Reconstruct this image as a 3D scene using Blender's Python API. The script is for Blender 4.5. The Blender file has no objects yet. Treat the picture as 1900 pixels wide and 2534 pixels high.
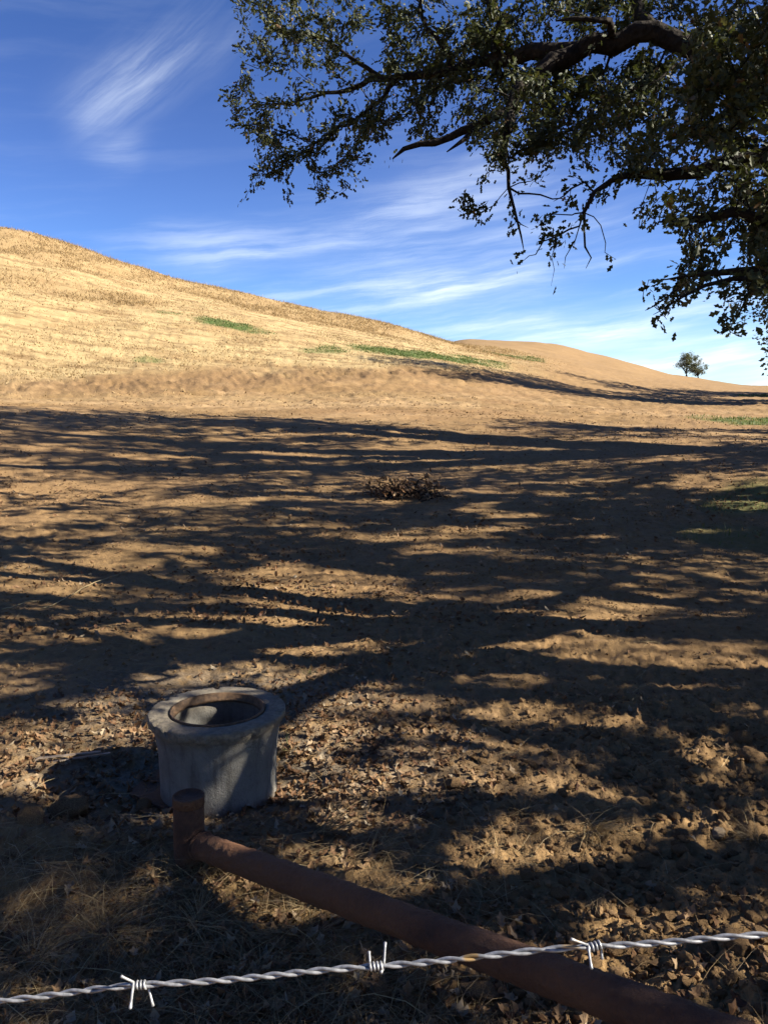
import bpy, math, random
import numpy as np
from mathutils import Vector, Matrix

R = math.radians
sc = bpy.context.scene
rng = np.random.default_rng(11)
random.seed(5)

# ------------------------------------------------------------------ camera
CAM_H, PITCH = 1.6, R(6.5)
cam_d = bpy.data.cameras.new('camera')
cam = bpy.data.objects.new('camera', cam_d)
sc.collection.objects.link(cam)
cam.location = (0, 0, CAM_H)
cam.rotation_euler = (math.pi / 2 - PITCH, 0, 0)
cam_d.sensor_fit = 'VERTICAL'
cam_d.sensor_height = 24.0
cam_d.lens = 24.0 * 1970 / 2534
cam_d.clip_start = 0.02
cam_d.clip_end = 20000
sc.camera = cam
sc.render.resolution_x, sc.render.resolution_y = 767, 1024

# ------------------------------------------------------------------ sun, sky, exposure
SUN_EL, SUN_AZ = R(32), R(100)          # azimuth clockwise from the view direction (+Y)
SUNV = Vector((math.sin(SUN_AZ) * math.cos(SUN_EL), math.cos(SUN_AZ) * math.cos(SUN_EL), math.sin(SUN_EL)))
sun_d = bpy.data.lights.new('sun', 'SUN')
sun_d.energy = 5.0
sun_d.angle = R(0.4)
sun_d.color = (1.0, 0.92, 0.79)
sun = bpy.data.objects.new('sun', sun_d)
sc.collection.objects.link(sun)
sun.rotation_euler = SUNV.to_track_quat('Z', 'Y').to_euler()
sc.view_settings.view_transform = 'Standard'
sc.view_settings.look = 'None'
sc.view_settings.gamma = 1.0
sc.view_settings.use_curve_mapping = False
sc.view_settings.exposure = 1.83

F = 1970.0


def ray(u, v):
    """direction of the photograph's point (u, v) on a 1659 x 2212 grid"""
    a = (u * 1900 / 1659 - 950) / F
    b = (1267 - v * 2534 / 2212) / F
    return np.array([a, math.cos(PITCH) + b * math.sin(PITCH), -math.sin(PITCH) + b * math.cos(PITCH)])


def P(u, v, depth):
    return np.array([0, 0, CAM_H]) + ray(u, v) * depth


def azel(u, v):
    r = ray(u, v)
    return math.atan2(r[0], r[1]), math.atan2(r[2], math.hypot(r[0], r[1]))


def project(p):
    """arrays of points -> u, v (1659 grid), depth"""
    p = np.atleast_2d(p)
    x, y, z = p[:, 0], p[:, 1], p[:, 2] - CAM_H
    c, s = math.cos(PITCH), math.sin(PITCH)
    dep = y * c - z * s
    up = y * s + z * c
    dd = np.where(dep > 0.01, dep, 0.01)
    return (x / dd * F + 950) * 1659 / 1900, (1267 - up / dd * F) * 2212 / 2534, dep


# node helper
class NT:
    def __init__(self, tree, k=1.0):
        self.k = k            # scale on the colours given below
        self.t = tree
        self.n = tree.nodes
        self.l = tree.links

    def new(self, kind, **kw):
        n = self.n.new(kind)
        for k, v in kw.items():
            setattr(n, k, v)
        return n

    def put(self, sock, v):
        if isinstance(v, bpy.types.NodeSocket):
            self.l.new(v, sock)
        elif v is not None:
            sock.default_value = v

    def math(self, op, a, b=None, c=None, clamp=False):
        n = self.new('ShaderNodeMath', operation=op, use_clamp=clamp)
        self.put(n.inputs[0], a)
        if b is not None:
            self.put(n.inputs[1], b)
        if c is not None:
            self.put(n.inputs[2], c)
        return n.outputs[0]

    def smooth(self, x, a, b, lo=0.0, hi=1.0):
        n = self.new('ShaderNodeMapRange', interpolation_type='SMOOTHSTEP')
        self.put(n.inputs['Value'], x)
        n.inputs['From Min'].default_value = a
        n.inputs['From Max'].default_value = b
        n.inputs['To Min'].default_value = lo
        n.inputs['To Max'].default_value = hi
        return n.outputs[0]

    def noise(self, vec, scale, detail=4, rough=0.55, dist=0.0, out='Fac'):
        n = self.new('ShaderNodeTexNoise')
        n.inputs['Scale'].default_value = scale
        n.inputs['Detail'].default_value = detail
        n.inputs['Roughness'].default_value = rough
        n.inputs['Distortion'].default_value = dist
        if vec is not None:
            self.l.new(vec, n.inputs['Vector'])
        return n.outputs[out]

    def mix(self, f, a, b, blend='MIX'):
        n = self.new('ShaderNodeMix', data_type='RGBA', blend_type=blend)
        self.put(n.inputs[0], f)
        for s, v in ((n.inputs[6], a), (n.inputs[7], b)):
            if isinstance(v, (tuple, list)) and len(v) == 3:
                v = (*(c * self.k for c in v), 1)
            self.put(s, v)
        return n.outputs[2]

    def ramp(self, f, stops):
        n = self.new('ShaderNodeValToRGB')
        e = n.color_ramp.elements
        while len(e) < len(stops):
            e.new(0.5)
        for el, (p, c) in zip(e, stops):
            el.position = p
            el.color = (*(q * self.k for q in c), 1)
        self.put(n.inputs[0], f)
        return n.outputs[0]


def build_world():
    w = bpy.data.worlds.new('World')
    sc.world = w
    w.use_nodes = True
    t = NT(w.node_tree)
    t.n.clear()
    out = t.new('ShaderNodeOutputWorld')
    bg = t.new('ShaderNodeBackground')
    sky = t.new('ShaderNodeTexSky', sky_type='NISHITA')
    sky.sun_disc = False
    sky.sun_elevation = SUN_EL
    sky.sun_rotation = SUN_AZ
    sky.altitude = 200
    sky.air_density = 1.0
    sky.dust_density = 0.15
    sky.ozone_density = 3.0
    hs = t.new('ShaderNodeHueSaturation')
    hs.inputs['Saturation'].default_value = 1.35
    hs.inputs['Hue'].default_value = 0.508
    t.l.new(sky.outputs[0], hs.inputs['Color'])
    col = t.new('ShaderNodeMix', data_type='RGBA', blend_type='MIX')

    tc = t.new('ShaderNodeTexCoord')
    sep = t.new('ShaderNodeSeparateXYZ')
    t.l.new(tc.outputs['Generated'], sep.inputs[0])
    X, Y, Z = sep.outputs
    az = t.math('MULTIPLY', t.math('ARCTAN2', X, Y), 180 / math.pi)
    el = t.math('MULTIPLY', t.math('ARCSINE', Z), 180 / math.pi)
    # curling of the fibres
    comb = t.new('ShaderNodeCombineXYZ')
    t.l.new(az, comb.inputs[0]); t.l.new(el, comb.inputs[1])
    wob = t.new('ShaderNodeTexNoise'); wob.inputs['Scale'].default_value = 0.13
    wob.inputs['Detail'].default_value = 5
    t.l.new(comb.outputs[0], wob.inputs['Vector'])
    ws = t.new('ShaderNodeSeparateXYZ'); t.l.new(wob.outputs['Color'], ws.inputs[0])
    azw = t.math('ADD', az, t.math('MULTIPLY', t.math('SUBTRACT', ws.outputs[0], 0.5), 1.6))
    elw = t.math('ADD', el, t.math('MULTIPLY', t.math('SUBTRACT', ws.outputs[1], 0.5), 1.4))

    def fibres(ang, along, across, detail=6, rough=0.6):
        ca, sa = math.cos(ang), math.sin(ang)
        p = t.math('ADD', t.math('MULTIPLY', azw, ca), t.math('MULTIPLY', elw, sa))
        q = t.math('ADD', t.math('MULTIPLY', azw, -sa), t.math('MULTIPLY', elw, ca))
        cb = t.new('ShaderNodeCombineXYZ')
        t.l.new(t.math('MULTIPLY', p, along), cb.inputs[0])
        t.l.new(t.math('MULTIPLY', q, across), cb.inputs[1])
        return t.noise(cb.outputs[0], 1.0, detail, rough)

    total = None

    def add(m):
        nonlocal total
        total = m if total is None else t.math('ADD', total, m)

    def streak(p0, p1, wid, amp, soft=1.0):
        a0, e0 = [math.degrees(k) for k in azel(*p0)]
        a1, e1 = [math.degrees(k) for k in azel(*p1)]
        L = math.hypot(a1 - a0, e1 - e0)
        dx, dy = (a1 - a0) / L, (e1 - e0) / L
        ax = t.math('SUBTRACT', azw, a0)
        ey = t.math('SUBTRACT', elw, e0)
        tt = t.math('DIVIDE', t.math('ADD', t.math('MULTIPLY', ax, dx), t.math('MULTIPLY', ey, dy)), L)
        ss = t.math('DIVIDE', t.math('ADD', t.math('MULTIPLY', ax, -dy), t.math('MULTIPLY', ey, dx)), wid)
        g = t.math('EXPONENT', t.math('MULTIPLY', t.math('MULTIPLY', ss, ss), -1.0))
        win = t.math('MULTIPLY', t.smooth(tt, -0.15, 0.35), t.smooth(tt, 0.6, 1.15, 1, 0))
        fb = FB[0] if dy / (dx + 1e-9) > 0.5 and dx < 0 else FB[1]
        add(t.math('MULTIPLY', t.math('MULTIPLY', t.math('MULTIPLY', g, win), fb), amp))

    FB = []
    for ang in (0.66, 0.12):
        fb = t.math('MULTIPLY', t.smooth(fibres(ang, 0.10, 1.0, 6, 0.62), 0.30, 0.70), t.smooth(fibres(ang + 0.12, 0.05, 0.35, 2, 0.5), 0.25, 0.60))
        FB.append(t.math('ADD', t.math('MULTIPLY', fb, 0.85), 0.16))
    streak((520, 20), (150, 250), 1.6, 0.19)
    streak((360, 110), (140, 270), 1.8, 0.15)
    streak((150, 235), (310, 335), 1.4, 0.20)
    streak((320, 560), (800, 500), 1.9, 0.20)
    streak((430, 578), (800, 520), 0.45, 0.34)
    streak((330, 530), (560, 545), 1.2, 0.19)
    streak((780, 450), (1260, 345), 1.9, 0.34)
    streak((700, 520), (1400, 450), 2.6, 0.26)
    streak((560, 665), (1290, 585), 1.1, 0.46)
    streak((900, 640), (1200, 600), 0.6, 0.31)
    streak((600, 590), (1500, 520), 1.3, 0.15)
    streak((900, 680), (1700, 650), 1.2, 0.34)
    streak((1000, 725), (1900, 715), 0.9, 0.62)
    streak((1050, 770), (2100, 790), 1.2, 0.43)
    # thin veil everywhere, thicker low down
    low = t.smooth(el, 1.0, 16.0, 1.0, 0.0)
    gen = t.smooth(fibres(0.12, 0.05, 0.5), 0.46, 0.80)
    add(t.math('MULTIPLY', gen, t.math('ADD', t.math('MULTIPLY', low, 0.6), 0.05)))
    add(t.math('MULTIPLY', t.smooth(el, -2.0, 9.0, 1.0, 0.0), 0.42))
    f = t.math('MINIMUM', total, 0.92)
    t.l.new(f, col.inputs[0])
    tint = t.mix(t.smooth(el, 1.0, 25.0), (0.72, 0.90, 1.10), (1.46, 0.70, 0.74))
    t.l.new(t.mix(1.0, hs.outputs[0], tint, 'MULTIPLY'), col.inputs[6])
    col.inputs[7].default_value = (6.2, 6.8, 7.5, 1)
    t.l.new(col.outputs[2], bg.inputs[0])
    bg.inputs[1].default_value = 0.0545
    t.l.new(bg.outputs[0], out.inputs[0])


build_world()


# ------------------------------------------------------------------ helpers
def link(o):
    sc.collection.objects.link(o)
    return o


def tag(o, label=None, category=None, group=None, kind=None):
    if label: o['label'] = label
    if category: o['category'] = category
    if group: o['group'] = group
    if kind: o['kind'] = kind
    return o


def empty(name, loc=(0, 0, 0)):
    o = bpy.data.objects.new(name, None)
    o.empty_display_size = 0.1
    o.location = loc
    return link(o)


def mesh_np(name, verts, faces, mat=None, smooth=True, attrs=None):
    """faces: (n,3) or (n,4) int array"""
    verts = np.asarray(verts, dtype=np.float32)
    faces = np.asarray(faces, dtype=np.int32)
    me = bpy.data.meshes.new(name)
    k = faces.shape[1]
    me.vertices.add(len(verts))
    me.vertices.foreach_set('co', verts.ravel())
    me.loops.add(faces.size)
    me.loops.foreach_set('vertex_index', faces.ravel())
    me.polygons.add(len(faces))
    me.polygons.foreach_set('loop_start', np.arange(0, faces.size, k, dtype=np.int32))
    me.polygons.foreach_set('loop_total', np.full(len(faces), k, dtype=np.int32))
    me.polygons.foreach_set('use_smooth', np.full(len(faces), smooth, dtype=bool))
    me.update(calc_edges=True)
    for an, av in (attrs or {}).items():
        a = me.attributes.new(an, 'FLOAT', 'POINT')
        a.data.foreach_set('value', np.asarray(av, dtype=np.float32))
    if mat:
        me.materials.append(mat)
    return me


def obj(name, me, parent=None, loc=None):
    o = bpy.data.objects.new(name, me)
    link(o)
    if parent is not None:
        o.parent = parent
    if loc is not None:
        o.location = loc
    return o


def hash2(ix, iy, seed):
    h = (ix.astype(np.int64) * 374761393 + iy.astype(np.int64) * 668265263 + seed * 974634777) & 0xFFFFFFFF
    h = ((h ^ (h >> 13)) * 1274126177) & 0xFFFFFFFF
    h = h ^ (h >> 16)
    return (h & 0xFFFF) / 65535.0


def vnoise(x, y, seed=0):
    x = np.asarray(x, dtype=np.float64); y = np.asarray(y, dtype=np.float64)
    ix, iy = np.floor(x), np.floor(y)
    fx, fy = x - ix, y - iy
    fx = fx * fx * fx * (fx * (fx * 6 - 15) + 10); fy = fy * fy * fy * (fy * (fy * 6 - 15) + 10)
    a, b = hash2(ix, iy, seed), hash2(ix + 1, iy, seed)
    c, d = hash2(ix, iy + 1, seed), hash2(ix + 1, iy + 1, seed)
    return (a * (1 - fx) + b * fx) * (1 - fy) + (c * (1 - fx) + d * fx) * fy


def fbm(x, y, seed=0, octs=4, rough=0.5):
    s, a, tot = 0.0, 1.0, 0.0
    for k in range(octs):
        cs, sn = math.cos(0.6 + k), math.sin(0.6 + k)
        s = s + a * vnoise((x * cs - y * sn) * 2 ** k, (x * sn + y * cs) * 2 ** k, seed + 17 * k)
        tot += a
        a *= rough
    return s / tot


def worley(x, y, seed):
    ix, iy = np.floor(x), np.floor(y)
    best = np.full(np.shape(x), 9.0); val = np.zeros(np.shape(x))
    for dx in (-1, 0, 1):
        for dy in (-1, 0, 1):
            cx, cy = ix + dx, iy + dy
            px, py = cx + hash2(cx, cy, seed), cy + hash2(cx, cy, seed + 1)
            d_ = (x - px) ** 2 + (y - py) ** 2
            k_ = d_ < best
            best = np.where(k_, d_, best)
            val = np.where(k_, hash2(cx, cy, seed + 2), val)
    return np.sqrt(best), val


def sstep(x, a, b):
    t = np.clip((np.asarray(x) - a) / (b - a), 0, 1)
    return t * t * (3 - 2 * t)


def pchip(xs, ys, x):
    xs = np.asarray(xs, float); ys = np.asarray(ys, float)
    h = np.diff(xs); dl = np.diff(ys) / h
    m = np.zeros(len(xs))
    for i in range(1, len(xs) - 1):
        if dl[i - 1] * dl[i] > 0:
            w1, w2 = 2 * h[i] + h[i - 1], h[i] + 2 * h[i - 1]
            m[i] = (w1 + w2) / (w1 / dl[i - 1] + w2 / dl[i])
    m[0], m[-1] = dl[0], dl[-1]
    x = np.clip(x, xs[0], xs[-1])
    i = np.clip(np.searchsorted(xs, x) - 1, 0, len(xs) - 2)
    t = (x - xs[i]) / h[i]
    return ((1 + 2 * t) * (1 - t) ** 2 * ys[i] + t * (1 - t) ** 2 * h[i] * m[i]
            + t * t * (3 - 2 * t) * ys[i + 1] + t * t * (t - 1) * h[i] * m[i + 1])


# ------------------------------------------------------------------ terrain
COLS = {   # photograph column : (distance, row) pairs of the ground beyond the near flat
    0:    [(16, 985), (20, 915), (24, 880), (30, 866), (32.5, 858), (41, 796), (46, 725), (60, 618), (75, 535), (88, 497)],
    400:  [(16, 985), (20, 915), (24, 885), (30, 868), (33.5, 855), (42, 792), (50, 722), (62, 668), (75, 633), (86, 612)],
    800:  [(16, 982), (20, 915), (23, 888), (30, 868), (35.5, 846), (45, 788), (55, 750), (72, 716), (92, 698)],
    1000: [(16, 980), (20, 918), (23, 893), (31, 870), (38, 848), (48, 800), (60, 773), (78, 753), (96, 743), (130, 745), (172, 742)],
    1150: [(16, 980), (20, 925), (23, 903), (32, 878), (42, 850), (52, 822), (68, 793), (85, 777), (104, 768), (135, 757), (175, 745)],
    1300: [(16, 980), (20, 932), (23, 915), (32, 888), (44, 862), (58, 838), (76, 818), (105, 802), (140, 790), (190, 775)],
    1450: [(16, 980), (20, 937), (23, 922), (32, 897), (44, 874), (58, 856), (78, 841), (105, 830), (150, 821), (215, 812)],
    1659: [(16, 982), (20, 942), (23, 928), (32, 905), (42, 887), (55, 868), (70, 858), (100, 850), (150, 844), (230, 838)],
}
LD = np.linspace(math.log(0.02), math.log(9000), 420)
prof_az, prof_z = [], []
for u_, ctl in COLS.items():
    az_ = azel(u_, 900)[0]
    ds, zs = [0.02, 3.0, 5.0, 8.0, 12.0], [0, 0, 0.01, 0.14, 0.45]
    for d_, v_ in ctl:
        r_ = ray(u_, v_)
        ds.append(d_); zs.append(CAM_H + d_ * r_[2] / math.hypot(r_[0], r_[1]))
    dl_, zl_ = ds[-1], zs[-1]
    ds += [dl_ * 1.25, dl_ * 1.7, dl_ * 3, dl_ * 8, 9000]
    zs += [zl_ - 0.01 * dl_, zl_ - 0.06 * dl_, zl_ * 0.55, -12, -60]
    prof_az.append(az_)
    prof_z.append(pchip(np.log(ds), zs, LD))
prof_z = np.array(prof_z)
flat = pchip(np.log([0.02, 5, 20, 100, 400, 9000]), [0, 0, 0.1, 0.5, -3, -60], LD)
AZT = np.radians(np.linspace(-180, 180, 721))
ctl_az = np.concatenate([np.radians([-180, -115, -60]), prof_az, np.radians([50, 110, 180])])
ctl_z = np.vstack([flat, flat * 0.6 + prof_z[0] * 0.4, prof_z[0], prof_z, prof_z[-1] * 0.8 + flat * 0.2, flat, flat])
TBL = np.empty((len(AZT), len(LD)))
for j in range(len(LD)):
    TBL[:, j] = pchip(ctl_az, ctl_z[:, j], AZT)
for _ in range(2):   # ease the seams between the columns
    TBL = (np.roll(TBL, 1, 0) + 2 * TBL + np.roll(TBL, -1, 0)) / 4


def base_h(x, y):
    x = np.asarray(x, float); y = np.asarray(y, float)
    d = np.maximum(np.hypot(x, y), 0.021)
    fa = (np.arctan2(x, y) + math.pi) / (2 * math.pi) * (len(AZT) - 1)
    fd = (np.log(d) - LD[0]) / (LD[1] - LD[0])
    ia = np.clip(fa.astype(int), 0, len(AZT) - 2); idd = np.clip(fd.astype(int), 0, len(LD) - 2)
    ta, td = fa - ia, np.clip(fd - idd, 0, 1)
    return (TBL[ia, idd] * (1 - ta) * (1 - td) + TBL[ia + 1, idd] * ta * (1 - td)
            + TBL[ia, idd + 1] * (1 - ta) * td + TBL[ia + 1, idd + 1] * ta * td)


RISER = np.array([-0.735, 3.40])
AZB = [azel(u_, 850)[0] for u_ in (0, 400, 800, 1000, 1150, 1300)]


def bank_top(az):
    return np.interp(az, AZB, [37.5, 38.5, 42.5, 47, 54, 66])


def height(x, y, fine=True):
    x = np.asarray(x, float); y = np.asarray(y, float)
    d = np.hypot(x, y)
    az = np.arctan2(x, y)
    if fine:
        x, y, d, az = (np.atleast_1d(k_) for k_ in (x, y, d, az))
    h = base_h(x, y)
    # berm along the fence at the lower right
    h = h + 0.17 * sstep(x - 0.35 * (y - 1.2), 0.15, 1.1) * (1 - sstep(y, 1.7, 3.0)) * (1 - sstep(x, 3, 6))
    # hollow round the concrete riser, open to the left, with spoil heaped before it
    q = ((x - RISER[0] + 0.18) / 0.62) ** 2 + ((y - RISER[1] - 0.02) / 0.42) ** 2
    h = h - 0.05 * np.exp(-q * q)
    h = h + 0.085 * np.exp(-(((x + 1.38) / 0.33) ** 2 + ((y - 2.86) / 0.13) ** 2))
    h = h + 0.05 * np.exp(-(((x + 1.62) / 0.3) ** 2 + ((y - 3.2) / 0.28) ** 2))
    h = h + 0.05 * np.exp(-(((x + 1.25) / 0.22) ** 2 + ((y - 2.6) / 0.10) ** 2))
    # broad lumps
    h = h + (fbm(x * 0.35, y * 0.35, 3, 3) - 0.5) * 0.14 * sstep(d, 2.5, 9)
    h = h + (fbm(x * 0.08, y * 0.08, 5, 3) - 0.5) * 1.1 * sstep(d, 24, 70)
    h = h + (fbm(x * 1.6, y * 1.6, 8, 3) - 0.5) * 0.06 * sstep(d, 1.0, 3) * (1 - sstep(d, 30, 60))
    # raw face of the cut bank
    bt = bank_top(az)
    k = np.exp(-((d - bt + 1.4) / 1.7) ** 2) * (az < 0.16)
    h = h + k * (fbm(x * 1.7, y * 1.3, 21, 5, 0.75) - 0.5) * 0.42
    h = h + np.exp(-((d - bt + 4.8) / 1.2) ** 2) * (az < 0.1) * (fbm(x * 0.6, y * 1.2, 23, 3) - 0.5) * 0.55
    if fine:
        rub = 0.58 + 0.9 * sstep(x - 0.15 * y, -0.4, 1.0) * (1 - sstep(d, 3.5, 7)) + 0.5 * sstep(fbm(x * 0.8, y * 0.8, 31, 2), 0.5, 0.7)
        near = 1 - sstep(d, 14, 28)
        c1 = fbm(x * 7, y * 7, 41, 3, 0.6)
        c2 = fbm(x * 19, y * 19, 43, 3, 0.6)
        h = h + near * rub * ((np.abs(c1 - 0.5) * -0.06 + 0.008) + (c2 - 0.5) * 0.024)
        m_ = d < 16
        if np.any(m_):
            xm, ym = x[m_] + (c2[m_] - 0.5) * 0.06, y[m_] + (c1[m_] - 0.5) * 0.06
            f1, r1 = worley(xm * 11, ym * 11, 51)
            f2, r2 = worley(xm * 27, ym * 27, 57)
            add = np.maximum(0.62 - f1, 0) * (0.25 + r1) * 0.030 + np.maximum(0.62 - f2, 0) * (0.2 + r2) * 0.016
            hh = np.zeros_like(h)
            hh[m_] = add * np.clip(rub[m_] - 0.25, 0, 1.2) * (1 - sstep(d[m_], 9, 16))
            h = h + hh
        h = h + near * (fbm(x * 55, y * 55, 47, 2) - 0.5) * 0.012 * (1 - sstep(d, 6, 12))
        h = h + (fbm(x * 2.3, y * 2.3, 49, 4, 0.6) - 0.5) * 0.20 * sstep(d, 16, 30) * (1 - sstep(d, 90, 160))
    return h


TT_ = np.exp(np.linspace(math.log(0.5), math.log(400), 900))


def ground_hit(u, v):
    r = ray(u, v)
    f = CAM_H + r[2] * TT_ - height(r[0] * TT_, r[1] * TT_, False)
    k = np.where(f < 0)[0]
    i = max(1, int(k[0])) if len(k) else len(TT_) - 1
    w = f[i - 1] / (f[i - 1] - f[i] + 1e-12) if len(k) else 1.0
    t = TT_[i - 1] + (TT_[i] - TT_[i - 1]) * w
    p = r * t
    return np.array([p[0], p[1], float(height(p[0], p[1], False))])


# ------------------------------------------------------------------ materials
MATS = {}


def material(name, k=0.67):
    m = bpy.data.materials.new(name)
    m.use_nodes = True
    t = NT(m.node_tree, k)
    b = t.n['Principled BSDF']
    MATS[name] = m
    return m, t, b


def attr(t, name):
    return t.new('ShaderNodeAttribute', attribute_name=name).outputs['Fac']


def bump(t, b, h, strength, dist):
    n = t.new('ShaderNodeBump')
    n.inputs['Strength'].default_value = strength
    n.inputs['Distance'].default_value = dist
    t.l.new(h, n.inputs['Height'])
    t.l.new(n.outputs[0], b.inputs['Normal'])


def ground_material():
    m, t, b = material('ground_soil')
    pos = t.new('ShaderNodeTexCoord').outputs['Object']
    big = t.noise(pos, 0.22, 5)
    mid = t.noise(pos, 1.7, 6, 0.6)
    fin = t.noise(pos, 11, 6, 0.65)
    gr = t.noise(pos, 70, 4, 0.7)
    soil = t.ramp(mid, [(0.25, (0.18, 0.112, 0.048)), (0.5, (0.285, 0.180, 0.078)), (0.75, (0.38, 0.254, 0.116))])
    soil = t.mix(t.smooth(big, 0.35, 0.65), soil, (0.32, 0.198, 0.09))
    soil = t.mix(t.math('MULTIPLY', t.smooth(fin, 0.42, 0.7), 0.55), soil, (0.125, 0.07, 0.034))
    soil = t.mix(t.math('MULTIPLY', t.smooth(gr, 0.52, 0.75), 0.5), soil, (0.43, 0.295, 0.155))
    soil = t.mix(t.math('MULTIPLY', t.smooth(gr, 0.46, 0.28), 0.5), soil, (0.10, 0.058, 0.03))
    # gravelly grey dressing round the riser
    gv = t.new('ShaderNodeTexVoronoi'); gv.inputs['Scale'].default_value = 75
    t.l.new(pos, gv.inputs['Vector'])
    gcol = t.mix(gv.outputs['Color'], (0.12, 0.105, 0.085), (0.34, 0.29, 0.22))
    soil = t.mix(t.math('MULTIPLY', attr(t, 'gravel'), t.smooth(fin, 0.3, 0.55)), soil, gcol)
    # dry grass slope
    st = t.new('ShaderNodeMapping'); st.inputs['Scale'].default_value = (0.10, 0.34, 0.34)
    t.l.new(pos, st.inputs['Vector'])
    gs1 = t.noise(st.outputs[0], 3.0, 8, 0.68)
    gs2 = t.noise(pos, 0.16, 5, 0.6)
    straw = t.ramp(gs1, [(0.28, (0.17, 0.10, 0.042)), (0.42, (0.31, 0.215, 0.105)), (0.52, (0.45, 0.335, 0.165)), (0.75, (0.55, 0.425, 0.22))])
    straw = t.mix(t.math('MULTIPLY', t.smooth(gs2, 0.5, 0.68), 0.5), straw, (0.30, 0.18, 0.075))
    c = t.mix(attr(t, 'straw'), soil, straw)
    c = t.mix(attr(t, 'rank'), c, t.mix(gs1, (0.26, 0.165, 0.075), (0.46, 0.325, 0.16)))
    gn = t.mix(mid, (0.06, 0.10, 0.024), (0.13, 0.17, 0.05))
    gm = t.math('MULTIPLY', attr(t, 'green'), t.smooth(t.noise(pos, 1.6, 6, 0.75), 0.30, 0.50))
    c = t.mix(gm, c, gn)
    c = t.mix(t.math('MULTIPLY', attr(t, 'pale'), t.smooth(mid, 0.3, 0.6)), c, (0.44, 0.30, 0.155))
    c = t.mix(t.math('MULTIPLY', attr(t, 'tilled'), t.smooth(mid, 0.15, 0.5)), c, t.mix(gs1, (0.15, 0.09, 0.04), (0.44, 0.29, 0.14)))
    c = t.mix(t.math('MULTIPLY', attr(t, 'raw'), t.smooth(fin, 0.3, 0.6)), c, (0.17, 0.105, 0.052))
    t.l.new(c, b.inputs['Base Color'])
    b.inputs['Roughness'].default_value = 0.95
    b.inputs['Specular IOR Level'].default_value = 0.15
    hh = t.math('ADD', t.math('MULTIPLY', fin, 0.7), t.math('MULTIPLY', gr, 0.35))
    bump(t, b, hh, 0.9, 0.03)
    return m


def simple_noise_mat(name, c0, c1, scale=20, rough=0.8, bumpd=0.01, spec=0.3, detail=5):
    m, t, b = material(name)
    pos = t.new('ShaderNodeTexCoord').outputs['Object']
    n = t.noise(pos, scale, detail, 0.65)
    t.l.new(t.mix(t.smooth(n, 0.3, 0.7), c0, c1), b.inputs['Base Color'])
    b.inputs['Roughness'].default_value = rough
    b.inputs['Specular IOR Level'].default_value = spec
    if bumpd:
        bump(t, b, n, 0.8, bumpd)
    return m


def leaf_mat(name, stops, trans=0.35, rough=0.5, spec=0.4, tcol=None):
    m, t, b = material(name, 1.0 if 'leaf' in name and 'fallen' not in name else 0.67)
    c = t.ramp(attr(t, 'tint'), stops)
    t.l.new(c, b.inputs['Base Color'])
    b.inputs['Roughness'].default_value = rough
    b.inputs['Specular IOR Level'].default_value = spec
    if trans:
        tr = t.new('ShaderNodeBsdfTranslucent')
        t.l.new(t.mix(0.5, c, tcol or (0.2, 0.24, 0.03)), tr.inputs['Color'])
        mx = t.new('ShaderNodeMixShader')
        mx.inputs[0].default_value = trans
        t.l.new(b.outputs[0], mx.inputs[1])
        t.l.new(tr.outputs[0], mx.inputs[2])
        t.l.new(mx.outputs[0], t.n['Material Output'].inputs['Surface'])
    return m


def leaf_obj_mat(name, base):
    """single leaves: tint from the object instead of the mesh"""
    m = base.copy()
    m.name = name
    MATS[name] = m
    for n in m.node_tree.nodes:
        if n.type == 'ATTRIBUTE':
            info = m.node_tree.nodes.new('ShaderNodeObjectInfo')
            for l in list(n.outputs['Fac'].links):
                m.node_tree.links.new(info.outputs['Random'], l.to_socket)
    return m


def bark_mat():
    m, t, b = material('oak_bark')
    pos = t.new('ShaderNodeTexCoord').outputs['Object']
    v = t.new('ShaderNodeTexVoronoi'); v.inputs['Scale'].default_value = 24
    t.l.new(pos, v.inputs['Vector'])
    n = t.noise(pos, 14, 6, 0.7)
    c = t.mix(t.smooth(n, 0.3, 0.7), (0.014, 0.012, 0.010), (0.045, 0.037, 0.030))
    t.l.new(c, b.inputs['Base Color'])
    b.inputs['Roughness'].default_value = 0.95
    b.inputs['Specular IOR Level'].default_value = 0.1
    bump(t, b, t.math('ADD', v.outputs['Distance'], n), 0.9, 0.02)
    return m


def rust_mat():
    m, t, b = material('rusty_steel')
    pos = t.new('ShaderNodeTexCoord').outputs['Object']
    n1 = t.noise(pos, 9, 7, 0.7)
    n2 = t.noise(pos, 70, 5, 0.75)
    big = t.noise(pos, 2.2, 3, 0.5)
    c = t.ramp(n1, [(0.28, (0.050, 0.026, 0.017)), (0.46, (0.120, 0.054, 0.028)), (0.64, (0.20, 0.092, 0.042)), (0.8, (0.26, 0.14, 0.075))])
    c = t.mix(t.math('MULTIPLY', t.smooth(n2, 0.5, 0.72), 0.5), c, (0.20, 0.09, 0.042))
    c = t.mix(t.math('MULTIPLY', t.smooth(big, 0.48, 0.62), 0.7), c, t.mix(n2, (0.15, 0.066, 0.026), (0.36, 0.165, 0.07)))
    t.l.new(c, b.inputs['Base Color'])
    b.inputs['Roughness'].default_value = 0.82
    b.inputs['Metallic'].default_value = 0.15
    bump(t, b, t.math('ADD', n1, n2), 1.0, 0.014)
    return m


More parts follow.
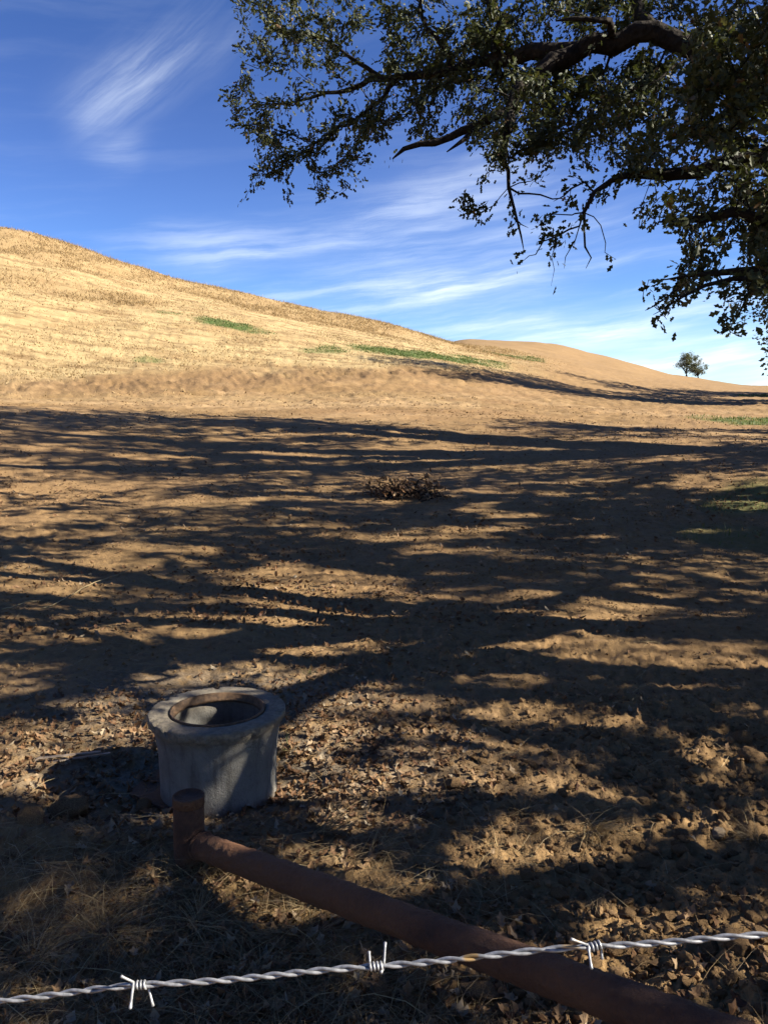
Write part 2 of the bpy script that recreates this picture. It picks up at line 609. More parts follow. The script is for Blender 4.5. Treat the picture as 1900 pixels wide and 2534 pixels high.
def concrete_mat():
    m, t, b = material('weathered_concrete')
    pos = t.new('ShaderNodeTexCoord').outputs['Object']
    sp = t.new('ShaderNodeSeparateXYZ'); t.l.new(pos, sp.inputs[0])
    n1 = t.noise(pos, 6, 6, 0.6)
    n2 = t.noise(pos, 45, 5, 0.7)
    n3 = t.noise(pos, 160, 3, 0.6)
    mp = t.new('ShaderNodeMapping'); mp.inputs['Scale'].default_value = (1, 1, 0.12)
    t.l.new(pos, mp.inputs['Vector'])
    run = t.noise(mp.outputs[0], 22, 5, 0.65)
    c = t.mix(t.smooth(n1, 0.3, 0.7), (0.14, 0.134, 0.12), (0.235, 0.225, 0.20))
    c = t.mix(t.math('MULTIPLY', t.smooth(run, 0.50, 0.68), 0.6), c, (0.07, 0.062, 0.05))
    c = t.mix(t.math('MULTIPLY', t.smooth(run, 0.44, 0.30), 0.5), c, (0.25, 0.245, 0.225))
    c = t.mix(t.math('MULTIPLY', t.smooth(n2, 0.5, 0.72), 0.4), c, (0.065, 0.063, 0.06))
    # yellow-brown stained collar and rim
    rim = t.math('MULTIPLY', t.smooth(sp.outputs[2], 0.31, 0.39), t.smooth(n1, 0.2, 0.55))
    c = t.mix(t.math('MULTIPLY', rim, 0.8), c, t.mix(t.smooth(n2, 0.35, 0.65), (0.13, 0.105, 0.07), (0.30, 0.245, 0.165)))
    # lichen spots and soil splash at the foot
    c = t.mix(t.math('MULTIPLY', t.smooth(sp.outputs[2], 0.10, 0.0), t.smooth(n2, 0.4, 0.6)), c, (0.20, 0.13, 0.07))
    t.l.new(c, b.inputs['Base Color'])
    b.inputs['Roughness'].default_value = 0.9
    bump(t, b, t.math('ADD', n2, n3), 0.55, 0.006)
    return m


def galv_mat():
    m, t, b = material('galvanised_wire')
    pos = t.new('ShaderNodeTexCoord').outputs['Object']
    n = t.noise(pos, 260, 3, 0.6)
    r = t.noise(pos, 32, 3, 0.6)
    c = t.mix(t.smooth(n, 0.3, 0.7), (0.26, 0.27, 0.285), (0.54, 0.545, 0.56))
    c = t.mix(t.smooth(r, 0.66, 0.74), c, (0.5, 0.33, 0.14))
    t.l.new(c, b.inputs['Base Color'])
    b.inputs['Metallic'].default_value = 0.45
    b.inputs['Roughness'].default_value = 0.45
    return m


ground_material(); bark_mat(); rust_mat(); concrete_mat(); galv_mat()
simple_noise_mat('soil_clod', (0.13, 0.08, 0.042), (0.33, 0.21, 0.105), 16, 0.95, 0.02, 0.1)
simple_noise_mat('field_stone', (0.24, 0.175, 0.11), (0.40, 0.31, 0.21), 14, 0.9, 0.012, 0.2)
simple_noise_mat('old_steel', (0.16, 0.115, 0.08), (0.34, 0.28, 0.22), 30, 0.55, 0.002, 0.4)
simple_noise_mat('iron_ring_rust', (0.05, 0.030, 0.018), (0.16, 0.095, 0.05), 40, 0.75, 0.004, 0.3)
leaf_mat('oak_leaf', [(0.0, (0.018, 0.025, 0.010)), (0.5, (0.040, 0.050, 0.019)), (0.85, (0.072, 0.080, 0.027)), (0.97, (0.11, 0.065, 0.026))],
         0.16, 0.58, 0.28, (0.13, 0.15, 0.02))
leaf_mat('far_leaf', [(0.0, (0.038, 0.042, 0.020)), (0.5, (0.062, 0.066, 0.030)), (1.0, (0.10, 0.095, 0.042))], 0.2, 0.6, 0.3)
leaf_mat('ridge_leaf', [(0.0, (0.066, 0.068, 0.050)), (0.5, (0.098, 0.098, 0.072)), (1.0, (0.14, 0.135, 0.10))], 0.25, 0.7, 0.2)  # distance haze put into the leaf colour: lighter and greyer foliage
leaf_mat('fallen_leaf', [(0.0, (0.10, 0.046, 0.022)), (0.35, (0.19, 0.10, 0.045)), (0.7, (0.30, 0.19, 0.10)), (1.0, (0.42, 0.34, 0.23))],
         0.15, 0.7, 0.25, (0.3, 0.16, 0.05))
leaf_mat('dry_straw', [(0.0, (0.16, 0.105, 0.05)), (0.5, (0.30, 0.21, 0.10)), (1.0, (0.50, 0.39, 0.20))], 0.15, 0.6, 0.3, (0.35, 0.25, 0.1))
leaf_mat('hill_straw', [(0.0, (0.25, 0.155, 0.07)), (0.5, (0.41, 0.29, 0.14)), (1.0, (0.56, 0.43, 0.23))], 0.3, 0.7, 0.2, (0.5, 0.32, 0.1))
leaf_mat('green_blade', [(0.0, (0.05, 0.095, 0.018)), (0.6, (0.09, 0.15, 0.03)), (1.0, (0.19, 0.20, 0.06))], 0.3, 0.6, 0.3)
leaf_obj_mat('oak_leaf_single', MATS['oak_leaf'])
leaf_obj_mat('fallen_leaf_single', MATS['fallen_leaf'])

# ------------------------------------------------------------------ ground mesh
GREEN = []   # (x, y, rx, ry, rot, strength)


def green_from_px(p0, p1, width, s=1.0):
    a, b_ = ground_hit(*p0), ground_hit(*p1)
    c = (a + b_) / 2
    dv = b_[:2] - a[:2]
    GREEN.append((c[0], c[1], np.hypot(*dv) / 2 * 1.05, width, math.atan2(dv[1], dv[0]), s))


green_from_px((415, 683), (590, 720), 1.7)
green_from_px((720, 755), (1080, 785), 2.6)
green_from_px((640, 760), (760, 757), 1.2, 0.6)
green_from_px((1050, 762), (1170, 775), 2.0, 0.6)
green_from_px((280, 778), (350, 780), 0.8, 0.6)
green_from_px((330, 676), (390, 678), 0.8, 0.5)
green_from_px((1590, 900), (1700, 920), 2.2, 0.9)
green_from_px((1520, 1075), (1720, 1090), 1.1, 0.7)
green_from_px((1630, 852), (1700, 856), 3.0, 0.8)
green_from_px((1480, 1165), (1700, 1150), 0.7, 0.45)


def green_mask(x, y):
    g = np.zeros_like(x)
    wob_ = (fbm(x * 0.5, y * 0.5, 61, 3) - 0.5) * 1.3
    for cx, cy, rx, ry, ro, s in GREEN:
        c, n = math.cos(ro), math.sin(ro)
        a = ((x - cx) * c + (y - cy) * n) / rx
        b_ = (-(x - cx) * n + (y - cy) * c) / ry
        g = np.maximum(g, s * (1 - sstep(np.sqrt(a * a + b_ * b_) + wob_ * 0.6, 0.55, 1.15)))
    return g


def zones(x, y):
    d, az = np.hypot(x, y), np.arctan2(x, y)
    bt = bank_top(az) + (fbm(x * 0.3, y * 0.3, 71, 3) - 0.5) * 6
    rightcut = 1 - sstep(az, 0.10, 0.24)
    straw = sstep(d - bt, -1.6, 3.0) * rightcut
    straw = np.maximum(straw, 0.35 * sstep(d, 24, 29) * (1 - sstep(d, 31, 36)) * (az < 0.12))
    crest = np.interp(az, [azel(u_, 850)[0] for u_ in (0, 400, 800, 1000, 1150)], [88, 86, 92, 96, 104])
    rank = sstep(d / crest + (fbm(x * 0.15, y * 0.15, 73, 3) - 0.5) * 0.5, 0.66, 0.88) * rightcut * sstep(d, 40, 60)
    tilled = sstep(d, 100, 125) * (az > 0.0) + sstep(az, 0.13, 0.28) * sstep(d, 40, 60)
    tilled = np.clip(tilled, 0, 1) * 0.9
    pale = np.exp(-((d - 27.5 - 2 * np.sin(az * 9)) / 1.5) ** 2) * (az < 0.12) * 0.8
    pale = np.maximum(pale, 0.55 * sstep(fbm(x * 0.25, y * 0.5, 79, 3), 0.52, 0.68) * sstep(d, 17, 24) * (1 - sstep(d, 32, 46)))
    gravel = np.exp(-(((x - RISER[0]) / 1.0) ** 2 + ((y - RISER[1] - 0.1) / 0.55) ** 2))
    gravel = np.maximum(gravel, 0.8 * np.exp(-(((x + 1.0) / 1.1) ** 2 + ((y - 4.4) / 0.6) ** 2)))
    raw = np.exp(-((d - bank_top(az) + 1.6) / 2.0) ** 2) * (1 - sstep(az, 0.12, 0.22)) * sstep(fbm(x * 0.9, y * 0.5, 83, 4, 0.65), 0.38, 0.62)
    return dict(raw=raw, straw=straw, rank=rank * 0.85, green=green_mask(x, y), tilled=tilled, pale=pale, gravel=gravel)


def build_ground():
    az_in = np.radians(np.arange(-34, 34.001, 0.126))
    az_l = np.radians(np.concatenate([np.arange(-180, -40, 5), np.arange(-40, -34, 0.75)]))
    az_r = -az_l[::-1]
    azs = np.concatenate([az_l, az_in, az_r[:-1]])
    ds = [0.02, 0.2, 0.5, 0.8]
    d = 1.05
    while d < 9000:
        ds.append(d)
        d *= 1.0075 if d < 16 else (1.0095 if d < 110 else (1.02 if d < 300 else 1.12))
    ds = np.array(ds)
    A, D = np.meshgrid(azs, ds, indexing='ij')
    x, y = np.sin(A) * D, np.cos(A) * D
    z = height(x, y)
    n, k = A.shape
    idx = np.arange(n * k).reshape(n, k)
    nx = np.roll(idx, -1, axis=0)
    f = np.stack([idx[:, :-1], nx[:, :-1], nx[:, 1:], idx[:, 1:]], -1).reshape(-1, 4)[:, ::-1]
    v = np.stack([x, y, z], -1).reshape(-1, 3)
    zz = {a: b_.ravel() for a, b_ in zones(x.ravel(), y.ravel()).items()}
    me = mesh_np('ground', v, f, MATS['ground_soil'], True, zz)
    o = obj('ground', me)
    return tag(o, 'brown bare earth rising to a dry golden hillside', None, None, 'structure')


build_ground()


def ground_z(x, y):
    return height(np.asarray(x, float), np.asarray(y, float))


# ------------------------------------------------------------------ mesh pieces
def tube(pts, rad, sides=8, cap=True):
    """continuous tapered tube through pts -> verts, tris"""
    pts = np.asarray(pts, float)
    rad = np.broadcast_to(np.asarray(rad, float), (len(pts),))
    tg = np.gradient(pts, axis=0)
    tg /= np.linalg.norm(tg, axis=1)[:, None] + 1e-9
    ref = np.array([0, 0, 1.0]) if abs(tg[0][2]) < 0.9 else np.array([1.0, 0, 0])
    nrm = np.cross(tg[0], ref); nrm /= np.linalg.norm(nrm)
    V = []
    an = np.linspace(0, 2 * math.pi, sides, endpoint=False)
    for i in range(len(pts)):
        nrm = nrm - tg[i] * np.dot(nrm, tg[i])
        nrm /= np.linalg.norm(nrm) + 1e-9
        bn = np.cross(tg[i], nrm)
        V.append(pts[i] + rad[i] * (np.cos(an)[:, None] * nrm + np.sin(an)[:, None] * bn))
    V = np.concatenate(V)
    m = len(pts)
    i0 = np.arange((m - 1) * sides)
    r_, c_ = i0 // sides, i0 % sides
    a = r_ * sides + c_; b_ = r_ * sides + (c_ + 1) % sides
    T = np.concatenate([np.stack([a, b_, b_ + sides], -1), np.stack([a, b_ + sides, a + sides], -1)])
    if cap:
        V = np.concatenate([V, pts[:1], pts[-1:]])
        c0, c1 = len(V) - 2, len(V) - 1
        k = np.arange(sides)
        k2 = (k + 1) % sides
        T = np.concatenate([T, np.stack([np.full(sides, c0), k2, k], -1),
                            np.stack([np.full(sides, c1), (m - 1) * sides + k, (m - 1) * sides + k2], -1)])
    return V, T


class Join:
    def __init__(self):
        self.v, self.t, self.n, self.a = [], [], 0, []

    def add(self, v, t, tint=None):
        self.v.append(np.asarray(v)); self.t.append(np.asarray(t) + self.n)
        self.n += len(v)
        if tint is not None:
            self.a.append(np.broadcast_to(np.asarray(tint, float), (len(v),)))

    def mesh(self, name, mat, smooth=True):
        at = {'tint': np.concatenate(self.a)} if self.a else None
        return mesh_np(name, np.concatenate(self.v), np.concatenate(self.t), mat, smooth, at)


def leaf_template(kind='lobed', fold=0.25, curl=0.0):
    if kind == 'lobed':
        sp = [(0, 0), (0, .34), (0, .66), (0, 1.0)]
        sd = [(.10, .14), (.25, .36), (.11, .46), (.28, .70), (.12, .80)]
        V = sp + [(-a, b_) for a, b_ in sd] + sd
        T = []
        for o, fl in ((4, False), (9, True)):
            l1, l2, l3, l4, l5 = range(o, o + 5)
            tr = [(0, l1, 1), (l1, l2, 1), (l2, l3, 1), (1, l3, 2), (l3, l4, 2), (l4, l5, 2), (l5, 3, 2)]
            T += [(a, c, b_) if fl else (a, b_, c) for a, b_, c in tr]
    elif kind == 'kite':
        V = [(0, 0), (-.30, .5), (0, 1.0), (.30, .5)]
        T = [(0, 2, 1), (0, 3, 2)]
    else:
        V = [(0, 0), (0, .5), (0, 1.0), (-.26, .30), (-.24, .72), (.26, .30), (.24, .72)]
        T = [(0, 3, 1), (3, 4, 1), (4, 2, 1), (0, 1, 5), (5, 1, 6), (6, 1, 2)]
    V = np.array(V, float)
    z = np.abs(V[:, 0]) * fold + curl * (V[:, 1] - 0.4) ** 2
    return np.column_stack([V, z]), np.array(T)


def rand_rot(n, dirs, spread=0.9):
    """n rotation matrices whose local Y follows dirs with scatter, local Z random about it"""
    y = dirs + rng.normal(0, spread, (n, 3)) * 0.6
    y /= np.linalg.norm(y, axis=1)[:, None] + 1e-9
    r_ = rng.normal(0, 1, (n, 3)) + np.array([0, 0, 0.7])
    x = np.cross(y, r_); x /= np.linalg.norm(x, axis=1)[:, None] + 1e-9
    z = np.cross(x, y)
    return np.stack([x, y, z], -1)


def scatter(tmpl, pos, rot, size):
    V, T = tmpl
    n = len(pos)
    W = np.einsum('nij,vj->nvi', rot, V) * size[:, None, None] + pos[:, None, :]
    TT = (np.arange(n)[:, None, None] * len(V) + T[None]).reshape(-1, 3)
    return W.reshape(-1, 3), TT, len(V)


# ------------------------------------------------------------------ tree growing
class Skeleton:
    def __init__(self):
        self.p, self.par, self.minr, self.path, self.limb = [], [], [], [], []

    def node(self, p, par, minr=0.0, limb=-1):
        self.p.append(np.asarray(p, float)); self.par.append(par); self.minr.append(minr); self.limb.append(limb)
        self.path.append(0.0 if par < 0 else self.path[par] + np.linalg.norm(self.p[-1] - self.p[par]))
        return len(self.p) - 1

    def limb_line(self, pts, rads, par=-1, limb=0, step=0.2, wob=0.03):
        """smooth polyline of nodes; par = index of the node it leaves (None: nearest)"""
        pts = [np.asarray(q, float) for q in pts]
        if par is None:
            dd = np.linalg.norm(np.array(self.p) - pts[0], axis=1)
            par = int(np.argmin(dd))
        if par >= 0:
            pts = [self.p[par]] + pts
            rads = [rads[0]] + list(rads)
        pts = np.array(pts)
        s = np.concatenate([[0], np.cumsum(np.linalg.norm(np.diff(pts, axis=0), axis=1))])
        n = max(2, int(s[-1] / step))
        ss = np.linspace(0, s[-1], n + 1)
        q = np.stack([pchip(s, pts[:, k], ss) for k in range(3)], -1)
        rr = np.interp(ss, s, rads)
        q[1:-1] += rng.normal(0, wob, (n - 1, 3)) * np.minimum(1, 0.35 + rr[1:-1, None] * 18)
        out = []
        cur = par
        for i in range(0 if par < 0 else 1, n + 1):
            cur = self.node(q[i], cur, rr[i], limb)
            out.append(cur)
        return out

    def grow(self, tips, step=0.22, droop=0.25, bias=0.22):
        base = np.array(self.p)
        d0 = np.array([np.min(np.linalg.norm(base - q, axis=1)) for q in tips])
        order = np.argsort(d0)
        cap = len(self.p) + 40 * len(tips) + 10
        arr = np.empty((cap, 3)); arr[:len(self.p)] = base
        pth = np.empty(cap); pth[:len(self.p)] = self.path
        ends = []
        for i in order:
            q = np.asarray(tips[i], float)
            m = len(self.p)
            cost = np.linalg.norm(arr[:m] - q, axis=1) + bias * pth[:m]
            j = int(np.argmin(cost))
            a = arr[j].copy()
            dist = np.linalg.norm(q - a)
            k = max(1, int(math.ceil(dist / step)))
            pj = self.par[j]
            gdir = (a - arr[pj]) if pj >= 0 else np.array([0, 0, 1.0])
            gdir = gdir / (np.linalg.norm(gdir) + 1e-9)
            ctrl = a + gdir * dist * 0.3 + np.array([0, 0, droop * dist * 0.6]) + (q - a) * 0.25
            cur = j
            for s in range(1, k + 1):
                t = s / k
                w = (1 - t) ** 2 * a + 2 * t * (1 - t) * ctrl + t * t * q
                if s < k:
                    w = w + rng.normal(0, 0.012, 3)
                cur = self.node(w, cur, 0.0, -1)
                arr[cur] = w; pth[cur] = self.path[cur]
            ends.append(cur)
        return ends

    def radii(self, r0, power=0.42):
        n = len(self.p)
        cnt = np.zeros(n)
        has = np.zeros(n, bool)
        for i in range(n):
            if self.par[i] >= 0: has[self.par[i]] = True
        cnt[~has] = 1
        for i in range(n - 1, -1, -1):
            if self.par[i] >= 0: cnt[self.par[i]] += cnt[i]
        r_ = r0 * cnt ** power
        mr = np.array(self.minr)
        return np.where(mr > 0, np.maximum(mr, 0.002), np.minimum(r_, 0.05)), cnt

    def wood(self, r0, split=False):
        """limb id -> Join of tubes; id -1 = twigs"""
        rad, cnt = self.radii(r0)
        n = len(self.p)
        kids = [[] for _ in range(n)]
        for i in range(n):
            if self.par[i] >= 0: kids[self.par[i]].append(i)
        main = [-1] * n
        for i in range(n):
            if kids[i]:
                same = [k for k in kids[i] if self.limb[k] == self.limb[i]]
                main[i] = max(same or kids[i], key=lambda k: cnt[k]) if (same or self.limb[i] < 0) else -1
        groups = {}
        for i in range(n):
            if self.par[i] < 0 or main[self.par[i]] != i:
                ch = [i]
                while main[ch[-1]] >= 0:
                    ch.append(main[ch[-1]])
                pts = [self.p[k] for k in ch]; rr = [rad[k] for k in ch]
                if self.par[i] >= 0:
                    pts = [self.p[self.par[i]]] + pts
                    rr = [min(rr[0] * 1.15, rad[self.par[i]])] + rr
                if len(pts) < 2: continue
                if self.limb[i] >= 0:      # knots and swellings
                    rr = [q_ * (1 + 0.30 * (float(vnoise(k_ * 0.55, i * 1.7, 77)) - 0.5)) for k_, q_ in enumerate(rr)]
                rr[-1] *= 0.5
                mx = max(rr)
                sides = 14 if mx > 0.08 else (9 if mx > 0.03 else (5 if mx > 0.009 else 3))
                groups.setdefault((self.limb[i], i if split and self.limb[i] > 0 else 0), Join()).add(*tube(pts, rr, sides, cap=mx > 0.009))
        return groups


def leaves_on(sk, ends, per, size, back=4, off=0.06):
    """leaf positions and directions along the last nodes of every twig"""
    pos, dr = [], []
    for e in ends:
        ch = [e]
        for _ in range(back):
            if sk.par[ch[-1]] < 0: break
            ch.append(sk.par[ch[-1]])
        pts = np.array([sk.p[k] for k in ch])
        if len(pts) < 2: continue
        n = max(3, int(per * rng.uniform(0.55, 1.5)))
        t = rng.random(n) ** 1.7 * (len(pts) - 1)
        i = np.minimum(t.astype(int), len(pts) - 2)
        f = (t - i)[:, None]
        q = pts[i] * (1 - f) + pts[i + 1] * f
        dvec = pts[i] - pts[i + 1]
        dvec /= np.linalg.norm(dvec, axis=1)[:, None] + 1e-9
        pos.append(q + rng.normal(0, off, (n, 3)))
        dr.append(dvec + np.array([0, 0, -0.25]))
    return np.concatenate(pos), np.concatenate(dr)


def in_poly(u, v, poly):
    poly = np.asarray(poly, float)
    inside = np.zeros(len(u), bool)
    j = len(poly) - 1
    for i in range(len(poly)):
        xi, yi = poly[i]; xj, yj = poly[j]
        c = ((yi > v) != (yj > v)) & (u < (xj - xi) * (v - yi) / (yj - yi + 1e-12) + xi)
        inside ^= c
        j = i
    return inside


def in_frame(p, mg=0):
    u, v, d = project(p)
    return (d > 0.05) & (u > -mg) & (u < 1659 + mg) & (v > -mg) & (v < 2212 + mg)


# openings in the leaf canopy: where sun flecks reach the ground (centre, half-size, tilt in the photograph's grid)
FLECKS = [(55, 1260, 70, 42, 0), (165, 1275, 105, 30, -25), (300, 1355, 160, 24, -8), (440, 1372, 130, 14, 3), (540, 1350, 65, 16, 0), (730, 1335, 115, 26, -8),
          (320, 1422, 55, 15, 0), (420, 1460, 140, 26, -6), (70, 1458, 80, 20, 0), (225, 1550, 105, 58, -18), (35, 1625, 50, 45, 0), (715, 1465, 125, 45, -12),
          (675, 1600, 75, 36, 0), (275, 1178, 50, 9, 0), (430, 1142, 55, 8, 0), (120, 1120, 90, 8, 0), (520, 1085, 120, 9, -3), (200, 1050, 110, 7, 0), (700, 1050, 60, 8, 0),
          (1450, 963, 130, 14, 0), (1244, 1000, 22, 12, 0), (1057, 1009, 24, 6, 0), (830, 1084, 55, 9, 0), (1015, 1105, 45, 9, 0), (1560, 1040, 110, 18, 0), (1615, 1086, 60, 18, 0),
          (640, 975, 120, 5, 0), (330, 985, 90, 5, 0), (900, 945, 90, 5, 0), (110, 960, 70, 5, 0), (470, 950, 60, 4, 0), (1190, 1070, 40, 8, 0), (650, 1010, 40, 6, 0),
          (60, 1715, 85, 32, 0), (240, 1762, 110, 22, 12), (715, 1750, 75, 30, -20), (1050, 1822, 90, 26, 10), (1040, 1920, 70, 42, 20), (1250, 1965, 85, 32, 15),
          (660, 1950, 95, 24, 0), (1530, 1635, 120, 38, 20), (1365, 1305, 120, 30, -8), (1050, 1345, 55, 42, 0), (1190, 1290, 60, 14, 0), (160, 2070, 150, 34, -10),
          (570, 2045, 55, 55, 0), (520, 2185, 60, 30, 0), (900, 1585, 60, 25, -20), (1120, 1520, 80, 24, -15), (1240, 1700, 80, 26, 15), (1470, 1790, 60, 22, 10), (1580, 1830, 70, 26, 0),
          (850, 1700, 70, 22, 10), (960, 1240, 60, 9, 0), (640, 1215, 70, 10, 0), (1310, 1160, 60, 8, 0), (900, 1420, 50, 14, -8), (1500, 1440, 70, 16, 0), (1640, 1950, 60, 30, 0),
          (1480, 2110, 70, 26, 10), (1000, 2070, 50, 24, 10), (850, 2150, 50, 24, 0), (480, 1640, 40, 16, 0),
          (1200, 2080, 80, 30, 10), (1350, 1900, 70, 26, 15), (1600, 1750, 60, 24, 0), (1430, 1990, 70, 24, 10), (1100, 1700, 70, 20, 10), (1000, 1640, 60, 20, 0), (760, 1860, 80, 26, 15),
          (880, 1960, 60, 24, 15), (350, 1900, 80, 22, 0), (120, 1880, 70, 18, 0), (300, 2130, 80, 22, -8), (700, 2110, 70, 24, 0), (1300, 2170, 70, 24, 10), (1560, 2150, 60, 24, 10)]


CLEAR = [((-0.12, 0.4, 1.32), 0.55), ((0.15, 0.4, 1.32), 0.55), ((-0.92, 3.62, 0.42), 0.08), ((-0.52, 3.6, 0.42), 0.06),
         ((0.30, 2.35, 0.18), 0.14), ((-0.25, 2.62, 0.15), 0.10)]


E1 = np.array([-SUNV.y, SUNV.x, 0.0]); E1 /= np.linalg.norm(E1)       # across the sun's rays
E2 = np.cross(np.array(SUNV), E1)
E2 = E2 if E2[2] > 0 else -E2
# slits that let streaks of sun slant over the riser's right-hand side
_o = np.array([RISER[0], RISER[1] - 0.255, 0.0])
for z_, t_, r_ in ((0.06, 0.0, 0.045), (0.11, 0.045, 0.05), (0.17, 0.09, 0.05), (0.23, 0.13, 0.05), (0.30, 0.17, 0.05), (0.10, 0.17, 0.035), (0.16, 0.205, 0.04), (0.22, 0.24, 0.04)):
    CLEAR.append((tuple(_o + E1 * t_ + E2 * z_ + np.array([0.02, 0, 0])), r_))


def cast(pos):
    """where the shade of points falls on the ground"""
    g = np.zeros(len(pos))
    for _ in range(4):
        k = (pos[:, 2] - g) / SUNV.z
        x, y = pos[:, 0] - SUNV.x * k, pos[:, 1] - SUNV.y * k
        g = base_h(x, y)
    return x, y, g


def sunny(pos):
    """True for leaves that would stand in one of the openings"""
    x, y, g = cast(pos)
    u, v, dep = project(np.stack([x, y, g], -1))
    wx = (fbm(x * 1.1, y * 1.1, 191, 3) - 0.5) * 1.1
    hit = np.full(len(pos), 9.0)
    for cu, cv, ru, rv, an in FLECKS:
        c, s_ = math.cos(R(an)), math.sin(R(an))
        a = ((u - cu) * c + (v - cv) * s_) / ru
        b_ = (-(u - cu) * s_ + (v - cv) * c) / rv
        hit = np.minimum(hit, np.sqrt(a * a + b_ * b_))
    hit = hit / np.where(v > 1550, 1.2, 1.05) + wx * 0.7
    # and a clear line from the sun to the wire
    left = (1 - sstep(u, 250, 1100)) * sstep(v, 1080, 1220)
    near_ = sstep(v, 1250, 1500)
    nz = fbm(x * (0.75 + 1.0 * near_) + 7, y * (2.1 + 1.4 * near_), 211, 4, 0.62)
    hit = np.where((nz > 0.615 - 0.055 * left - 0.022 * near_) & (v > 925), 0.0, hit)
    qr = ((x + 1.08) / 0.42) ** 2 + ((y - 3.22) / 0.30) ** 2     # the riser's own front stays in shade
    hit = np.where(qr < 1, 9.0, hit)
    gone = (hit < 1.0) & (dep > 0.5) & (rng.random(len(pos)) < 0.96)
    for w, rad in CLEAR:
        q = pos - np.array(w)
        q = q - np.outer(q @ np.array(SUNV), np.array(SUNV))
        gone |= np.linalg.norm(q, axis=1) < rad
    return gone


# ------------------------------------------------------------------ the near oak
REG_A = [(500, -30), (1700, -30), (1700, 90), (1330, 290), (1240, 320), (1100, 330), (1000, 285), (850, 330), (815, 380), (715, 420),
         (640, 415), (540, 405), (560, 320), (505, 270), (490, 195), (525, 120), (515, 60)]
REG_B = [(1000, 150), (1450, 150), (1450, 330), (1380, 350), (1320, 340), (1250, 365), (1180, 345), (1120, 375), (1050, 370), (1010, 290)]
REG_C = [(1700, -30), (1700, 640), (1640, 640), (1590, 690), (1545, 640), (1500, 625), (1430, 665), (1415, 610), (1480, 570), (1490, 520), (1440, 500), (1385, 505),
         (1365, 470), (1410, 430), (1370, 390), (1360, 330), (1410, 250), (1500, 130), (1560, 60)]


def region_points(poly, n, d0, d1, seed=0, clump=0.0):
    poly = np.array(poly, float)
    lo, hi = poly.min(0), poly.max(0)
    out = []
    while len(out) < n:
        u = rng.uniform(lo[0], hi[0], n); v = rng.uniform(lo[1], hi[1], n)
        ok = in_poly(u, v, poly)
        if clump:
            ok &= fbm(u / 90 + seed, v / 90, 91 + seed, 2) > clump * rng.random(n) + 0.12
        for a, b_ in zip(u[ok], v[ok]):
            k = rng.uniform(0, 1)
            out.append(P(a, b_, d0(a, b_) * (1 - k) + d1(a, b_) * k))
    return np.array(out[:n])


def ellipsoid_points(n, c, r, keep):
    out = []
    while len(out) < n:
        q = rng.normal(0, 1, (n, 3))
        q /= np.linalg.norm(q, axis=1)[:, None]
        q *= (rng.random((n, 1)) ** (1 / 3)) * 0.35 + 0.65
        q = q * np.array(r) + np.array(c)
        q = q[keep(q)]
        out += list(q)
    return np.array(out[:n])


